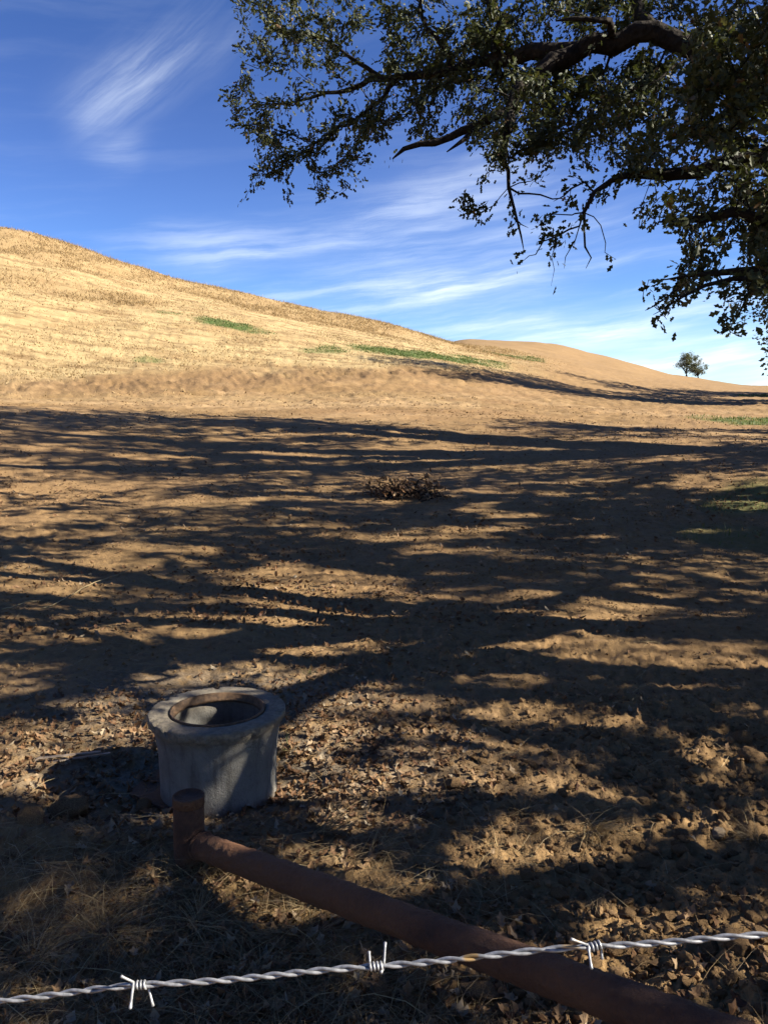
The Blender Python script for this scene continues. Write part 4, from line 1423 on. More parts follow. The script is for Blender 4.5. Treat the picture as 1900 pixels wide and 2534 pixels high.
# ------------------------------------------------------------------ barbed wire
def build_wire():
    ctl = [(-260, 2188, 0.425), (0, 2161, 0.420), (290, 2130, 0.416), (560, 2110, 0.412), (820, 2086, 0.409), (1050, 2066, 0.406), (1270, 2044, 0.404), (1460, 2034, 0.402), (1659, 2019, 0.400), (1950, 1996, 0.397)]
    pts = np.array([P(*k) for k in ctl])
    s = np.concatenate([[0], np.cumsum(np.linalg.norm(np.diff(pts, axis=0), axis=1))])
    n = 900
    ss = np.linspace(0, s[-1], n)
    line = np.stack([pchip(s, pts[:, k], ss) for k in range(3)], -1)
    line[:, 2] += 0.0004 * np.sin(ss * 60)
    root = tag(empty('barbed_wire', tuple(line[n // 2])), 'shiny galvanised barbed wire strand stretched across the bottom of the picture', 'wire')
    rp = line[n // 2]
    tg = np.gradient(line, axis=0); tg /= np.linalg.norm(tg, axis=1)[:, None]
    sd = np.cross(tg, [0, 0, 1.0]); sd /= np.linalg.norm(sd, axis=1)[:, None]
    up = np.cross(sd, tg)
    wr = 0.00089
    ph = ss / 0.027 * 2 * math.pi + 0.9 * np.sin(ss * 23 + 1) + 0.5 * np.sin(ss * 61)
    for k in (0, math.pi):
        off = (np.cos(ph + k)[:, None] * up + np.sin(ph + k)[:, None] * sd) * wr * 0.98
        V, T = tube(line + off - rp, wr, 9)
        obj('line_wire', mesh_np('line_wire', V, T, MATS['galvanised_wire']), root)

    def near(u):
        uu, _, _ = project(line)
        return int(np.argmin(np.abs(uu - u)))

    def barb(u, ends, turns=3.6, tilt=0.0, length=0.0068):
        i = near(u)
        c, t_, s_, u_ = line[i], tg[i], sd[i], up[i]
        # camera-facing frame: right = along the wire, up = world-ish up, tow = toward the viewer
        rad = wr * 1.5 + 0.00045
        a = np.linspace(0, turns * 2 * math.pi, 90)
        coil = c + t_ * (np.linspace(-0.5, 0.5, 90) * length)[:, None] + (np.cos(a)[:, None] * u_ + np.sin(a)[:, None] * s_) * rad
        coil += u_[None] * (np.linspace(-1, 1, 90) * tilt)[:, None]
        view = np.array([0, 0, CAM_H]) - c
        pieces = Join()
        V, T = tube(coil - rp, 0.00068, 8)
        pieces.add(V, T)
        for (eu, ev, tow, start) in ends:
            st = coil[0] if start < 0 else coil[-1]
            dep = float(project(st)[2][0])
            en = P(eu, ev, dep - tow)
            mid = st * 0.5 + en * 0.5
            q = np.array([st, st * 0.75 + en * 0.25, mid, st * 0.25 + en * 0.75, en, en + (en - st) * 0.04])
            V, T = tube(q - rp, [0.00068, 0.00068, 0.00068, 0.00068, 0.0009, 0.0003], 8)
            pieces.add(V, T)
        obj('barb', pieces.mesh('barb', MATS['galvanised_wire']), root)

    barb(303, [(262, 2109, 0.004, -1), (331, 2173, 0.003, 1), (282, 2178, 0.012, -1)])
    barb(813, [(797, 2055, -0.003, -1), (832, 2036, -0.006, 1), (823, 2101, 0.005, 1)])
    barb(1284, [(1234, 2029, 0.004, -1), (1277, 2092, 0.010, -1), (1300, 2072, 0.002, 1)], tilt=0.0009)


build_wire()


# ------------------------------------------------------------------ small things on the ground
def build_strap():
    a, b_ = ground_hit(86, 1648), ground_hit(240, 1640)
    d = b_ - a
    L = np.linalg.norm(d[:2]); d2 = np.array([d[0], d[1], 0]) / L
    n2 = np.array([-d2[1], d2[0], 0])
    z0 = (a[2] + b_[2]) / 2 + 0.024
    d2 = np.array([d[0], d[1], 0]) / L
    loop = []
    w = 0.014
    upv = np.array([0, 0, 1.0])
    for t in np.linspace(0, 1, 10):
        loop.append(upv * w + d2 * (L * 0.86 * (1 - t)))
    for an in np.linspace(math.pi / 2, 3 * math.pi / 2, 14)[1:-1]:
        loop.append(upv * w * math.sin(an) + d2 * w * 1.2 * math.cos(an))
    for t in np.linspace(0, 1, 10):
        loop.append(-upv * w * (1 - 1.2 * t) + d2 * (L * t))
    loop = np.array(loop)
    tg = np.gradient(loop, axis=0); tg /= np.linalg.norm(tg, axis=1)[:, None]
    nr = np.cross(tg, n2)
    hw, th = 0.012, 0.0028
    V, m = [], len(loop)
    for q, s in zip(loop, nr):
        V += [q + s * th + n2 * hw, q - s * th + n2 * hw, q - s * th - n2 * hw, q + s * th - n2 * hw]
    V = np.array(V)
    F4 = []
    for i in range(m - 1):
        for k in range(4):
            F4.append((i * 4 + k, i * 4 + (k + 1) % 4, (i + 1) * 4 + (k + 1) % 4, (i + 1) * 4 + k))
    F4 += [(3, 2, 1, 0), ((m - 1) * 4, (m - 1) * 4 + 1, (m - 1) * 4 + 2, (m - 1) * 4 + 3)]
    o = obj('steel_strap', mesh_np('steel_strap', V, np.array(F4), MATS['old_steel'], False), None, (a[0], a[1], z0))
    o.rotation_euler = (R(-8), R(-1), 0)
    tag(o, 'bent rusty steel strap with a looped end lying left of the riser', 'strap')


build_strap()


def ico(sub=1):
    t = (1 + 5 ** 0.5) / 2
    V = [(-1, t, 0), (1, t, 0), (-1, -t, 0), (1, -t, 0), (0, -1, t), (0, 1, t), (0, -1, -t), (0, 1, -t), (t, 0, -1), (t, 0, 1), (-t, 0, -1), (-t, 0, 1)]
    T = [(0, 11, 5), (0, 5, 1), (0, 1, 7), (0, 7, 10), (0, 10, 11), (1, 5, 9), (5, 11, 4), (11, 10, 2), (10, 7, 6), (7, 1, 8), (3, 9, 4), (3, 4, 2), (3, 2, 6), (3, 6, 8), (3, 8, 9),
         (4, 9, 5), (2, 4, 11), (6, 2, 10), (8, 6, 7), (9, 8, 1)]
    V = [np.array(q) / np.linalg.norm(q) for q in V]
    for _ in range(sub):
        mid, T2 = {}, []

        def mp(a, b_):
            k = (min(a, b_), max(a, b_))
            if k not in mid:
                q = V[a] + V[b_]
                V.append(q / np.linalg.norm(q)); mid[k] = len(V) - 1
            return mid[k]
        for a, b_, c in T:
            x, y, z = mp(a, b_), mp(b_, c), mp(c, a)
            T2 += [(a, x, z), (b_, y, x), (c, z, y), (x, y, z)]
        T = T2
    return np.array(V), np.array(T)


def clod_template(seed, sub=2):
    V, T = ico(sub)
    r_ = np.random.default_rng(seed)
    W = V.copy()
    for _ in range(9):     # facets knocked off
        n = r_.normal(0, 1, 3); n /= np.linalg.norm(n)
        lim = r_.uniform(0.55, 0.85)
        d = W @ n
        W -= np.outer(np.maximum(d - lim, 0) * 0.9, n)
    W *= (1 + (fbm(V[:, 0] * 3 + 9, V[:, 1] * 3 + V[:, 2] * 2.3, seed, 3, 0.6) - 0.5) * 0.45)[:, None]
    W *= np.array([1, r_.uniform(0.7, 1.0), r_.uniform(0.55, 0.8)])
    return W, T


CLODS = [mesh_np('soil_clod', *clod_template(200 + k), MATS['soil_clod'], k % 2 == 0) for k in range(7)]
STONES = [mesh_np('stone', *clod_template(300 + k), MATS['field_stone'], True) for k in range(3)]


def place_clod(p, size, label, group=None, name='soil_clod', mesh=None, cat='clod', sink=0.3):
    o = obj(name, mesh or random.choice(CLODS))
    z = float(ground_z(p[0], p[1])[0])
    o.location = (p[0], p[1], z + size * (0.6 - sink))
    o.scale = (size, size, size)
    o.rotation_euler = (rng.uniform(-0.4, 0.4), rng.uniform(-0.4, 0.4), rng.uniform(0, 6.28))
    return tag(o, label, cat, group)


def build_clods():
    place_clod(ground_hit(343, 1790), 0.032, 'pale brown stone just left of the rusty post', None, 'stone', STONES[0], 'stone', 0.1)
    place_clod(ground_hit(367, 1806), 0.022, 'small pale stone tucked against the foot of the rusty post', None, 'stone', STONES[1], 'stone', 0.1)
    place_clod(ground_hit(310, 1752), 0.045, 'flattish clod on the sunlit lip in front of the riser', None)
    place_clod(ground_hit(150, 1762), 0.085, 'big rounded lump of spoil left of the rusty post', None)
    place_clod(ground_hit(70, 1775), 0.06, 'rounded lump of spoil nearest the left edge')
    place_clod(ground_hit(1600, 1605), 0.055, 'sunlit clod high at the right edge, upper of two')
    place_clod(ground_hit(1625, 1650), 0.065, 'sunlit clod high at the right edge, lower and larger of two')
    place_clod(ground_hit(1370, 1950), 0.0, 'x') if False else None
    place_clod(ground_hit(975, 1700), 0.05, 'dark rounded clod in the shade above the middle of the pipe')
    place_clod(ground_hit(825, 2165), 0.045, 'large crumbling clod below the middle barb of the wire')
    place_clod(ground_hit(1030, 2150), 0.06, 'large brown clod under the pipe right of the middle barb')
    place_clod(ground_hit(905, 2130), 0.04, 'brown clod under the pipe below the wire')
    place_clod(ground_hit(1590, 2060), 0.05, 'square clod below the wire at the right edge')
    place_clod(ground_hit(1625, 1990), 0.035, 'orange-brown clod above the wire at the right edge')
    place_clod(ground_hit(575, 2160), 0.035, 'reddish clod below the wire left of the middle barb') if False else None
    place_clod(ground_hit(1550, 1810), 0.03, 'orange-brown flat stone on the rubble at right', None, 'stone', STONES[2], 'stone', 0.1)
    # rubble spread on both sides of the rail
    n = 0
    spots = []
    while n < 260:
        u, v = rng.uniform(700, 1655), rng.uniform(1560, 2205)
        w = sstep(u + (v - 1700) * 0.5, 850, 1350) * 0.8 + 0.08
        if rng.random() > w: continue
        p = ground_hit(u, v)
        s = rng.uniform(0.012, 0.030) * (1.35 if rng.random() < 0.15 else 1)
        if any(math.hypot(p[0] - a, p[1] - b_) < (s + t_) * 0.9 for a, b_, t_ in spots): continue
        spots.append((p[0], p[1], s))
        pv = np.interp(u, [430, 1659], [1840, 2180])
        lab = ('small rough clod below the rusty pipe rail' if v > pv else 'small rough clod high up near the right edge, far beyond the pipe' if u > 1300 and v < 1800
               else 'small rough clod close above the right half of the pipe' if u > 1150 else 'small rough clod between the riser and the middle of the pipe')
        place_clod(p, s, lab, 'clods in the rubble along the pipe')
        n += 1
    # crumbs too small to pick apart
    T0 = [clod_template(400 + k, 0) for k in range(5)]
    T1 = [clod_template(420 + k, 1) for k in range(4)]
    J = Join()
    for tm, cnt, lo, hi in [(k, 1500, 0.003, 0.009) for k in T0] + [(k, 520, 0.007, 0.017) for k in T1]:
        az = rng.uniform(-0.52, 0.52, cnt * 3)
        d = np.exp(rng.uniform(math.log(1.5), math.log(8), cnt * 3))
        x, y = np.sin(az) * d, np.cos(az) * d
        w = 0.25 + 0.75 * sstep(x - 0.1 * y, -0.5, 0.6) * (1 - sstep(d, 3.5, 6))
        w = np.maximum(w, 0.9 * zones(x, y)['gravel'])
        w *= 0.3 + sstep(fbm(x * 1.3, y * 1.3, 141, 3), 0.35, 0.6)
        s = np.where(rng.random(cnt * 3) < w)[0][:cnt]
        x, y = x[s], y[s]
        k = len(s)
        size = rng.uniform(lo, hi, k) * np.where(rng.random(k) < 0.1, 1.5, 1)
        pos = np.stack([x, y, ground_z(x, y) + size * 0.25], -1)
        rot = rand_rot(k, rng.normal(0, 1, (k, 3)))
        V, T, _ = scatter(tm, pos, rot, size)
        J.add(V, T)
    for tm in T0:
        cnt = 2000
        az = rng.uniform(-0.52, 0.52, cnt * 3)
        d = np.exp(rng.uniform(math.log(6), math.log(34), cnt * 3))
        x, y = np.sin(az) * d, np.cos(az) * d
        w = 0.06 + sstep(fbm(x * 0.5, y * 1.2, 143, 4, 0.6), 0.47, 0.66) * 0.9
        w *= 1 - sstep(d - bank_top(az), -4, 0)
        s = np.where(rng.random(cnt * 3) < w)[0][:cnt]
        x, y = x[s], y[s]; k = len(s)
        size = np.hypot(x, y) ** 0.7 * rng.uniform(0.0011, 0.0030, k) * np.where(rng.random(k) < 0.08, 1.7, 1)
        pos = np.stack([x, y, ground_z(x, y) + size * 0.2], -1)
        V, T, _ = scatter(tm, pos, rand_rot(k, rng.normal(0, 1, (k, 3))), size)
        J.add(V, T)
    o = obj('soil_crumbs', J.mesh('soil_crumbs', MATS['soil_clod'], False))
    tag(o, 'loose brown soil crumbs and gravel strewn over the ground', 'gravel', None, 'stuff')


build_clods()


# ------------------------------------------------------------------ fallen leaves
def build_litter():
    n = 14000
    az = rng.uniform(-0.5, 0.5, n * 2)
    d = np.exp(rng.uniform(math.log(1.65), math.log(15), n * 2))
    x, y = np.sin(az) * d, np.cos(az) * d
    w = 0.02 + 0.5 * sstep(fbm(x * 0.9, y * 0.9, 151, 3), 0.50, 0.66)
    w += 0.9 * np.exp(-(((x + 0.25) / 0.45) ** 2 + ((y - 3.55) / 0.4) ** 2))       # right of the riser
    w += 0.9 * np.exp(-(((x + 1.55) / 0.5) ** 2 + ((y - 3.5) / 0.5) ** 2))         # left of it
    w += 0.7 * np.exp(-(((x + 0.75) / 0.6) ** 2 + ((y - 4.35) / 0.35) ** 2))       # behind it
    w += 0.35 * np.exp(-(((x + 0.7) / 1.0) ** 2 + ((y - 2.2) / 0.4) ** 2))
    w += 0.5 * np.exp(-(((x + 0.1) / 0.8) ** 2 + ((y - 2.0) / 0.3) ** 2))
    s = np.where(rng.random(n * 2) < np.minimum(w, 1))[0][:7000]
    x, y = x[s], y[s]
    n = len(s)
    size = rng.uniform(0.028, 0.062, n)
    nz = rng.normal(0, 0.45, (n, 3)) + np.array([0, 0, 1.0]); nz[:, 2] = np.abs(nz[:, 2])
    nz /= np.linalg.norm(nz, axis=1)[:, None]
    ref = rng.normal(0, 1, (n, 3))
    ax = np.cross(ref, nz); ax /= np.linalg.norm(ax, axis=1)[:, None]
    ay = np.cross(nz, ax)
    rot = np.stack([ax, ay, nz], -1)
    pos = np.stack([x, y, ground_z(x, y) + 0.006 + rng.random(n) * 0.01], -1)
    pos -= ay * (size * 0.5)[:, None]
    u, v, dep = project(pos)
    sees = (u > 5) & (u < 1650) & (v > 0) & (v < 2200)
    # keep the pipe and riser clear
    cand = np.where(sees & (dep > 1.6))[0]
    sel = cand[np.argsort(dep[cand] / size[cand])][:300]
    rest = np.setdiff1d(np.arange(n), sel)
    tms = [leaf_template('lobed', f, c) for f, c in ((0.5, 0.9), (-0.4, 0.6), (0.7, -0.7), (0.2, 1.4))]
    J = Join()
    for k, tm in enumerate(tms):
        i = rest[k::4]
        V, T, m = scatter(tm, pos[i], rot[i], size[i])
        J.add(V, T, np.repeat(np.clip(rng.normal(0.5, 0.28, len(i)), 0, 1), m))
    m2 = 3900
    az = rng.uniform(-0.5, 0.5, m2 * 3); d = np.exp(rng.uniform(math.log(6), math.log(24), m2 * 3))
    x2, y2 = np.sin(az) * d, np.cos(az) * d
    q = np.where(rng.random(m2 * 3) < 0.05 + 0.8 * sstep(fbm(x2 * 0.7, y2 * 1.1, 153, 4, 0.6), 0.5, 0.66))[0][:m2]
    x2, y2 = x2[q], y2[q]
    V, T, m = scatter(leaf_template('plain', 0.5, 0.9), np.stack([x2, y2, ground_z(x2, y2) + 0.012], -1), rand_rot(len(q), rng.normal(0, 1, (len(q), 3)) * np.array([1, 1, 0.25])), rng.uniform(0.035, 0.065, len(q)))
    J.add(V, T, np.repeat(np.clip(rng.normal(0.35, 0.28, len(q)), 0, 1), m))
    o = obj('leaf_litter', J.mesh('leaf_litter', MATS['fallen_leaf'], False))
    tag(o, 'brown dry oak leaf litter scattered over the soil', 'leaf litter', None, 'stuff')
    ms = [mesh_np('fallen_leaf', *tm, MATS['fallen_leaf_single'], False) for tm in tms]
    for q in sel:
        lo = obj('fallen_leaf', ms[q % 4])
        lo.matrix_world = Matrix([[*(rot[q][k] * size[q]), pos[q][k]] for k in range(3)] + [[0, 0, 0, 1]])
        uq, vq = u[q], v[q]
        pv = np.interp(uq, [430, 1659], [1840, 2180])
        wv = np.interp(uq, [0, 1659], [2160, 2019])
        lab = ('curled dry oak leaf on the straw below the barbed wire' if vq > wv else 'curled dry oak leaf left of the rusty post above the wire' if uq < 400 and vq > 1780
               else 'curled dry oak leaf between the barbed wire and the rusty pipe' if vq > pv else 'curled dry oak leaf in the hollow left of the riser' if uq < 320
               else 'curled dry oak leaf on the soil just right of the riser' if uq < 900 else 'curled dry oak leaf on the rubble beyond the right half of the pipe')
        tag(lo, lab, 'leaf', 'dry oak leaves in the foreground')


build_litter()


# ------------------------------------------------------------------ dry grass
def blade_strip(p0, dirh, length, rise, width, bend, n=4):
    """thin ribbons, vectorised: p0 (m,3), dirh (m,2) heading"""
    m = len(p0)
    t = np.linspace(0, 1, n)[None, :]
    hx = length[:, None] * t
    cx = p0[:, 0:1] + dirh[:, 0:1] * hx - dirh[:, 1:2] * bend[:, None] * length[:, None] * t * t
    cy = p0[:, 1:2] + dirh[:, 1:2] * hx + dirh[:, 0:1] * bend[:, None] * length[:, None] * t * t
    return cx, cy, t


def straw_mesh(name, x, y, length, lift, width, heading=None, arch=None, n=4, base=None):
    m = len(x)
    a = rng.uniform(0, 6.283, m) if heading is None else heading
    dx, dy = np.cos(a), np.sin(a)
    bend = rng.normal(0, 0.18, m)
    t = np.linspace(0, 1, n)[None, :]
    L = length[:, None]
    cx = x[:, None] + dx[:, None] * L * t - dy[:, None] * bend[:, None] * L * t * t
    cy = y[:, None] + dy[:, None] * L * t + dx[:, None] * bend[:, None] * L * t * t
    ar = (np.abs(rng.normal(0.05, 0.05, m)) if arch is None else arch)[:, None]
    g = ground_z(x, y)[:, None] if base is None else base[:, None]
    g1 = ground_z(cx[:, -1], cy[:, -1])[:, None]
    cz = g * (1 - t) + np.maximum(g1, g - 0.1) * t + 0.006 + lift[:, None] * t + ar * L * 4 * t * (1 - t)
    C = np.stack([cx, cy, cz], -1)
    sidev = np.stack([-dy, dx, rng.normal(0, 0.7, m)], -1)
    sidev /= np.linalg.norm(sidev, axis=1)[:, None]
    wt = (1 - 0.8 * t[0])[None, :, None] * width[:, None, None] / 2
    A, B = C + sidev[:, None, :] * wt, C - sidev[:, None, :] * wt
    V = np.stack([A, B], 2).reshape(-1, 3)
    q = np.arange(n - 1)[None, :] * 2 + np.arange(m)[:, None] * 2 * n
    F4 = np.stack([q, q + 1, q + 3, q + 2], -1).reshape(-1, 4)
    tint = np.repeat(np.clip(rng.normal(0.5, 0.28, m), 0, 1), 2 * n)
    return V, F4, tint


def build_dry_grass():
    # straw lying thick before the pipe, thin elsewhere
    n = 60000
    az = rng.uniform(-0.52, 0.52, n)
    d = np.exp(rng.uniform(math.log(1.4), math.log(9), n))
    x, y = np.sin(az) * d, np.cos(az) * d
    side = (x - PIPE[0][0]) * (PIPE[2][1] - PIPE[0][1]) - (y - PIPE[0][1]) * (PIPE[2][0] - PIPE[0][0])   # <0 on the near side of the rail
    nearside = sstep(side, -0.25, 0.25)
    w = 0.02 + 0.5 * nearside * (1 - sstep(y, 2.6, 3.0)) * (0.25 + 0.9 * sstep(fbm(x * 1.8, y * 1.8, 161, 3), 0.35, 0.55))
    w += 0.25 * np.exp(-(((x - 0.1) / 0.5) ** 2 + ((y - 2.75) / 0.35) ** 2))
    w += 0.06 * sstep(fbm(x * 0.9, y * 0.9, 163, 3), 0.5, 0.65)
    s = np.where(rng.random(n) < w)[0][:15000]
    x, y = x[s], y[s]
    m = len(s)
    V, F4, tint = straw_mesh('dry_grass', x, y, rng.uniform(0.05, 0.30, m), np.abs(rng.normal(0, 0.022, m)), rng.uniform(0.0012, 0.003, m))
    o = obj('dry_grass', mesh_np('dry_grass', V, F4, MATS['dry_straw'], True, {'tint': tint}))
    tag(o, 'dry straw and dead grass stems lying on the foreground soil', 'dry grass', None, 'stuff')

    def tuft(u, v, cnt, hmin, hmax, spread, label, lean=None, green=False, flat_=0.8):
        p = ground_hit(u, v)
        r_ = np.abs(rng.normal(0, 0.03, cnt)); a = rng.uniform(0, 6.283, cnt)
        x_, y_ = p[0] + np.cos(a) * r_, p[1] + np.sin(a) * r_
        hd = a + rng.normal(0, 0.5, cnt) if lean is None else lean + rng.normal(0, 0.7, cnt)
        ln = rng.uniform(hmin, hmax, cnt)
        V_, F_, ti = straw_mesh('t', x_, y_, ln * spread, ln * rng.uniform(0.05, 0.9, cnt) * flat_, rng.uniform(0.0015, 0.0032, cnt), hd, rng.uniform(0.02, 0.22, cnt), 5, np.full(cnt, p[2]))
        o_ = obj('grass_tuft', mesh_np('grass_tuft', V_ - p, F_, MATS['green_blade' if green else 'dry_straw'], True, {'tint': ti}), None, tuple(p))
        tag(o_, label, 'grass tuft', 'grass tufts in the foreground')

    tuft(1285, 1800, 130, 0.08, 0.22, 0.9, 'widest dry grass tuft on the rubble between pipe and right edge', R(-70))
    tuft(1130, 1755, 60, 0.05, 0.13, 0.7, 'pale sunlit grass tuft up-left of the widest one')
    tuft(700, 1800, 70, 0.10, 0.28, 0.8, 'tall loose grass tuft just beyond the pipe near the riser', R(10))
    tuft(800, 1850, 50, 0.10, 0.26, 0.9, 'thin grass tuft bending right over the pipe', R(5))
    tuft(545, 1890, 70, 0.06, 0.16, 0.6, 'golden grass tuft growing against the near side of the pipe')
    tuft(470, 1880, 60, 0.05, 0.15, 0.5, 'dry grass tuft at the foot of the rusty post')
    tuft(395, 1885, 80, 0.05, 0.15, 0.6, 'dry grass tuft left of the foot of the rusty post')
    tuft(430, 1895, 90, 0.05, 0.14, 0.6, 'dry grass tuft hiding the bottom of the rusty post')
    tuft(660, 1960, 90, 0.06, 0.18, 0.8, 'sunlit straw tuft below the middle of the pipe', flat_=0.25)
    tuft(430, 2000, 110, 0.08, 0.22, 1.0, 'spread straw tuft above the left barb of the wire', flat_=0.25)
    tuft(220, 2020, 120, 0.10, 0.26, 1.1, 'flattened straw tuft above the wire at left', flat_=0.25)
    tuft(70, 2080, 90, 0.08, 0.24, 1.0, 'flattened straw tuft nearest the left end of the wire', flat_=0.25)
    tuft(1630, 1820, 60, 0.06, 0.18, 0.8, 'sunlit straw tuft at the right edge beside clods', R(200))
    tuft(620, 1625, 26, 0.05, 0.10, 0.35, 'few thin green blades right of the riser', None, True)
    tuft(668, 1458, 22, 0.04, 0.08, 0.7, 'pale green sprig on the soil beyond the riser', None, True)
    tuft(1480, 1165, 16, 0.15, 0.35, 0.3, 'lone upright weed in the shade at right', None, True)
    # two long pale stalks
    for k, (a, b_) in enumerate((((95, 1318), (280, 1235)), ((5, 1322), (95, 1300)))):
        p, q = ground_hit(*a), ground_hit(*b_)
        pts = [p + (q - p) * t + np.array([0.02 * math.sin(t * 5), 0, 0.02 + 0.03 * math.sin(t * 3.1)]) for t in np.linspace(0, 1, 14)]
        for i_, s_ in enumerate(pts): s_[2] = float(height(s_[0], s_[1])[0]) + 0.015 + 0.02 * math.sin(i_ / 13 * 3.1)
        V_, T_ = tube(np.array(pts) - pts[0], np.linspace(0.0042, 0.002, 14), 6)
        o_ = obj('straw_stalk', mesh_np('straw_stalk', V_, T_, MATS['dry_straw'], True, {'tint': np.full(len(V_), 0.95)}), None, tuple(pts[0]))
        tag(o_, ('long pale straw stalk lying on sunlit soil at left', 'short pale straw stalk against the left edge')[k], 'stalk')


build_dry_grass()


# ------------------------------------------------------------------ brush pile
def build_brush_pile():
    c = ground_hit(885, 1072)
    root = tag(empty('brush_pile', tuple(c)), 'heap of dead brown oak twigs and leaves in the middle of the shade', 'brush pile')
    J = Join()
    ends = []
    for k in range(42):
        a = rng.uniform(0, 6.283)
        s = np.array([rng.normal(0, 0.24), rng.normal(0, 0.2), 0.0])
        s[2] = float(height(c[0] + s[0], c[1] + s[1])[0]) - c[2]
        ln = rng.uniform(0.2, 0.6)
        e = s + np.array([math.cos(a) * ln, math.sin(a) * ln * 0.6, rng.uniform(0.02, 0.30) * math.exp(-(s[0] / 0.35) ** 2)])
        m = (s + e) / 2 + rng.normal(0, 0.04, 3) + (0, 0, 0.05)
        J.add(*tube([s, m, e], [0.010, 0.007, 0.003], 4))
        ends += [m * (1 - t) + e * t for t in rng.random(5)]
    obj('sticks', J.mesh('sticks', MATS['oak_bark']), root)['kind'] = 'stuff'
    ends = np.array(ends)
    pos = np.repeat(ends, 2, 0) + rng.normal(0, 0.05, (len(ends) * 2, 3))
    n = len(pos)
    V, T, k = scatter(leaf_template('lobed', 0.5, 0.8), pos, rand_rot(n, rng.normal(0, 1, (n, 3))), rng.uniform(0.05, 0.10, n))
    J2 = Join(); J2.add(V, T, np.repeat(np.clip(rng.normal(0.35, 0.25, n), 0, 1), k))
    obj('dead_leaves', J2.mesh('dead_leaves', MATS['fallen_leaf'], False), root)['kind'] = 'stuff'


build_brush_pile()


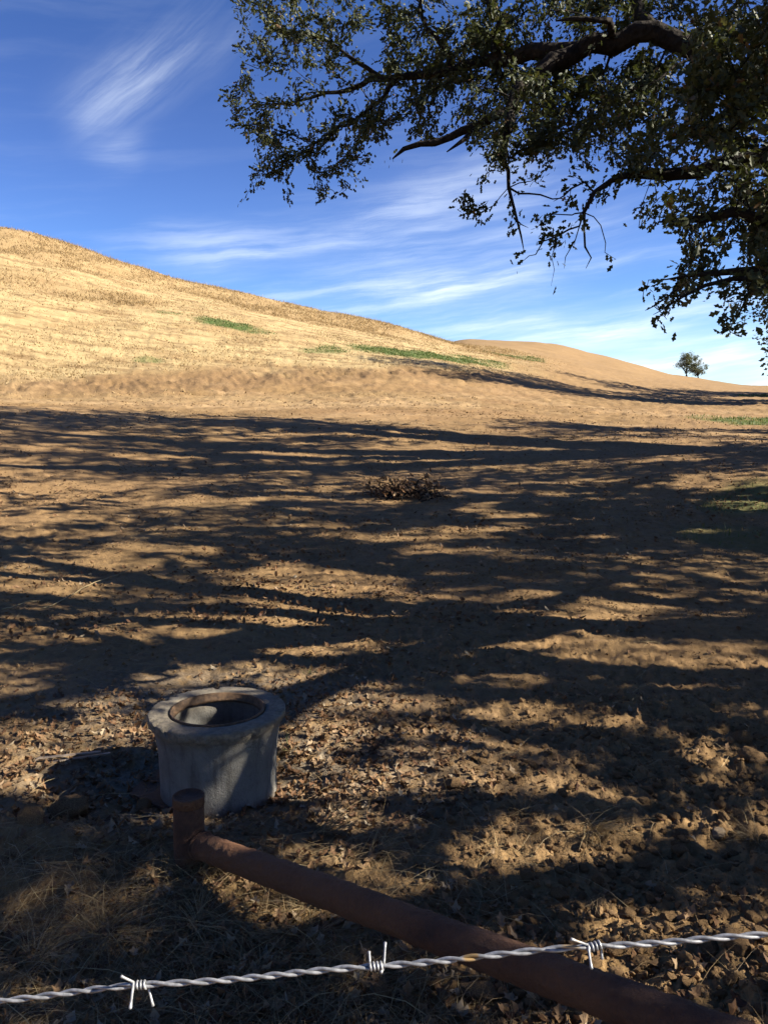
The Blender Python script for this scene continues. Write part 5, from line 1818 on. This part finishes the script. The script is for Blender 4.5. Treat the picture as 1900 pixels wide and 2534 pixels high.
# ------------------------------------------------------------------ grass on the hillside
def build_hill_grass():
    n = 420000
    az = rng.uniform(-0.60, 0.34, n)
    d = np.exp(rng.uniform(math.log(33), math.log(112), n))
    x, y = np.sin(az) * d, np.cos(az) * d
    z = zones(x, y)
    cl = sstep(fbm(x * 0.45, y * 0.22, 171, 4, 0.6), 0.36, 0.62)
    w = z['straw'] * (0.05 + 0.25 * cl) + z['rank'] * (0.15 + 0.75 * cl)
    s = np.where((rng.random(n) < w * (1 - z['green'])))[0][:110000]
    x, y, rk = x[s], y[s], z['rank'][s]
    m = len(s)
    h = (0.03 + 0.07 * rng.random(m)) * (1 - rk) + rk * rng.uniform(0.06, 0.30, m) * rng.uniform(0.5, 1, m)
    g = height(x, y)
    a = rng.uniform(0, 6.283, m)
    wd = rng.uniform(0.02, 0.05, m)
    ox, oy = np.cos(a) * wd, np.sin(a) * wd
    lx, ly = rng.normal(0, 0.8, m) * h, rng.normal(0, 0.8, m) * h
    V = np.stack([np.stack([x - ox, y - oy, g - 0.03], -1), np.stack([x + ox, y + oy, g - 0.03], -1), np.stack([x + lx, y + ly, g + h], -1)], 1).reshape(-1, 3)
    T = np.arange(3 * m).reshape(-1, 3)
    tint = np.repeat(np.clip(rng.normal(0.72, 0.2, m) - rk * 0.22, 0, 1), 3)
    i = np.where((rk > 0.45) & (fbm(x * 0.25, y * 0.25, 175, 4, 0.65) > 0.47 + 0.1 * rng.random(m)))[0]
    i = rng.choice(i, min(9000, len(i)), replace=False)
    x2, y2, h2 = x[i] + rng.normal(0, 0.3, len(i)), y[i] + rng.normal(0, 0.3, len(i)), rng.uniform(0.12, 0.5, len(i))
    g2 = height(x2, y2); a2 = rng.uniform(0, 6.283, len(i))
    V2 = np.stack([np.stack([x2 - np.cos(a2) * 0.013, y2 - np.sin(a2) * 0.013, g2 - 0.03], -1), np.stack([x2 + np.cos(a2) * 0.013, y2 + np.sin(a2) * 0.013, g2 - 0.03], -1),
                   np.stack([x2 + rng.normal(0, 0.3, len(i)) * h2, y2 + rng.normal(0, 0.3, len(i)) * h2, g2 + h2], -1)], 1).reshape(-1, 3)
    V = np.concatenate([V, V2]); T = np.arange(len(V)).reshape(-1, 3)
    tint = np.concatenate([tint, np.repeat(np.clip(rng.normal(0.4, 0.25, len(i)), 0, 1), 3)])
    o = obj('hill_grass', mesh_np('hill_grass', V, T, MATS['hill_straw'], False, {'tint': tint}))
    tag(o, 'golden dry grass covering the hillside up to the crest', 'grass', None, 'stuff')
    # fresh green growth
    n = 60000
    pos = []
    for cx, cy, rx, ry, ro, st in GREEN:
        k = int(26000 * st * rx * ry / sum(q[2] * q[3] * q[5] for q in GREEN))
        a_, r_ = rng.uniform(0, 6.283, k), np.sqrt(rng.random(k)) * 1.1
        px, py = np.cos(a_) * r_ * rx, np.sin(a_) * r_ * ry
        pos.append(np.stack([cx + px * math.cos(ro) - py * math.sin(ro), cy + px * math.sin(ro) + py * math.cos(ro)], -1))
    pos = np.concatenate(pos)
    x, y = pos[:, 0], pos[:, 1]
    s = rng.random(len(x)) < green_mask(x, y) * (0.4 + 0.6 * sstep(fbm(x * 0.9, y * 0.9, 177, 3, 0.6), 0.38, 0.58))
    x, y = x[s], y[s]
    m = len(x)
    dd = np.hypot(x, y)
    h = rng.uniform(0.04, 0.11, m)
    g = height(x, y); a = rng.uniform(0, 6.283, m)
    wd = np.clip(dd * 0.0006, 0.006, 0.05)
    ox, oy = np.cos(a) * wd, np.sin(a) * wd
    V = np.stack([np.stack([x - ox, y - oy, g - 0.02], -1), np.stack([x + ox, y + oy, g - 0.02], -1),
                  np.stack([x + rng.normal(0, 0.4, m) * h, y + rng.normal(0, 0.4, m) * h, g + h], -1)], 1).reshape(-1, 3)
    o = obj('green_grass', mesh_np('green_grass', V, np.arange(3 * m).reshape(-1, 3), MATS['green_blade'], False, {'tint': np.repeat(rng.random(m), 3)}))
    tag(o, 'short fresh green grass sprouting in patches on the slope', 'grass', None, 'stuff')


build_hill_grass()

sc.cycles.use_denoising = True
sc.cycles.max_bounces = 5
sc.cycles.diffuse_bounces = 3
sc.cycles.use_adaptive_sampling = True
sc.cycles.adaptive_threshold = 0.02
sc.cycles.transparent_max_bounces = 4
print('triangles', sum(sum(len(p.vertices) - 2 for p in o.data.polygons) if len(o.data.polygons) < 3000 else len(o.data.polygons) * (2 if o.data.polygons and len(o.data.polygons[0].vertices) == 4 else 1)
                       for o in sc.objects if o.type == 'MESH'))
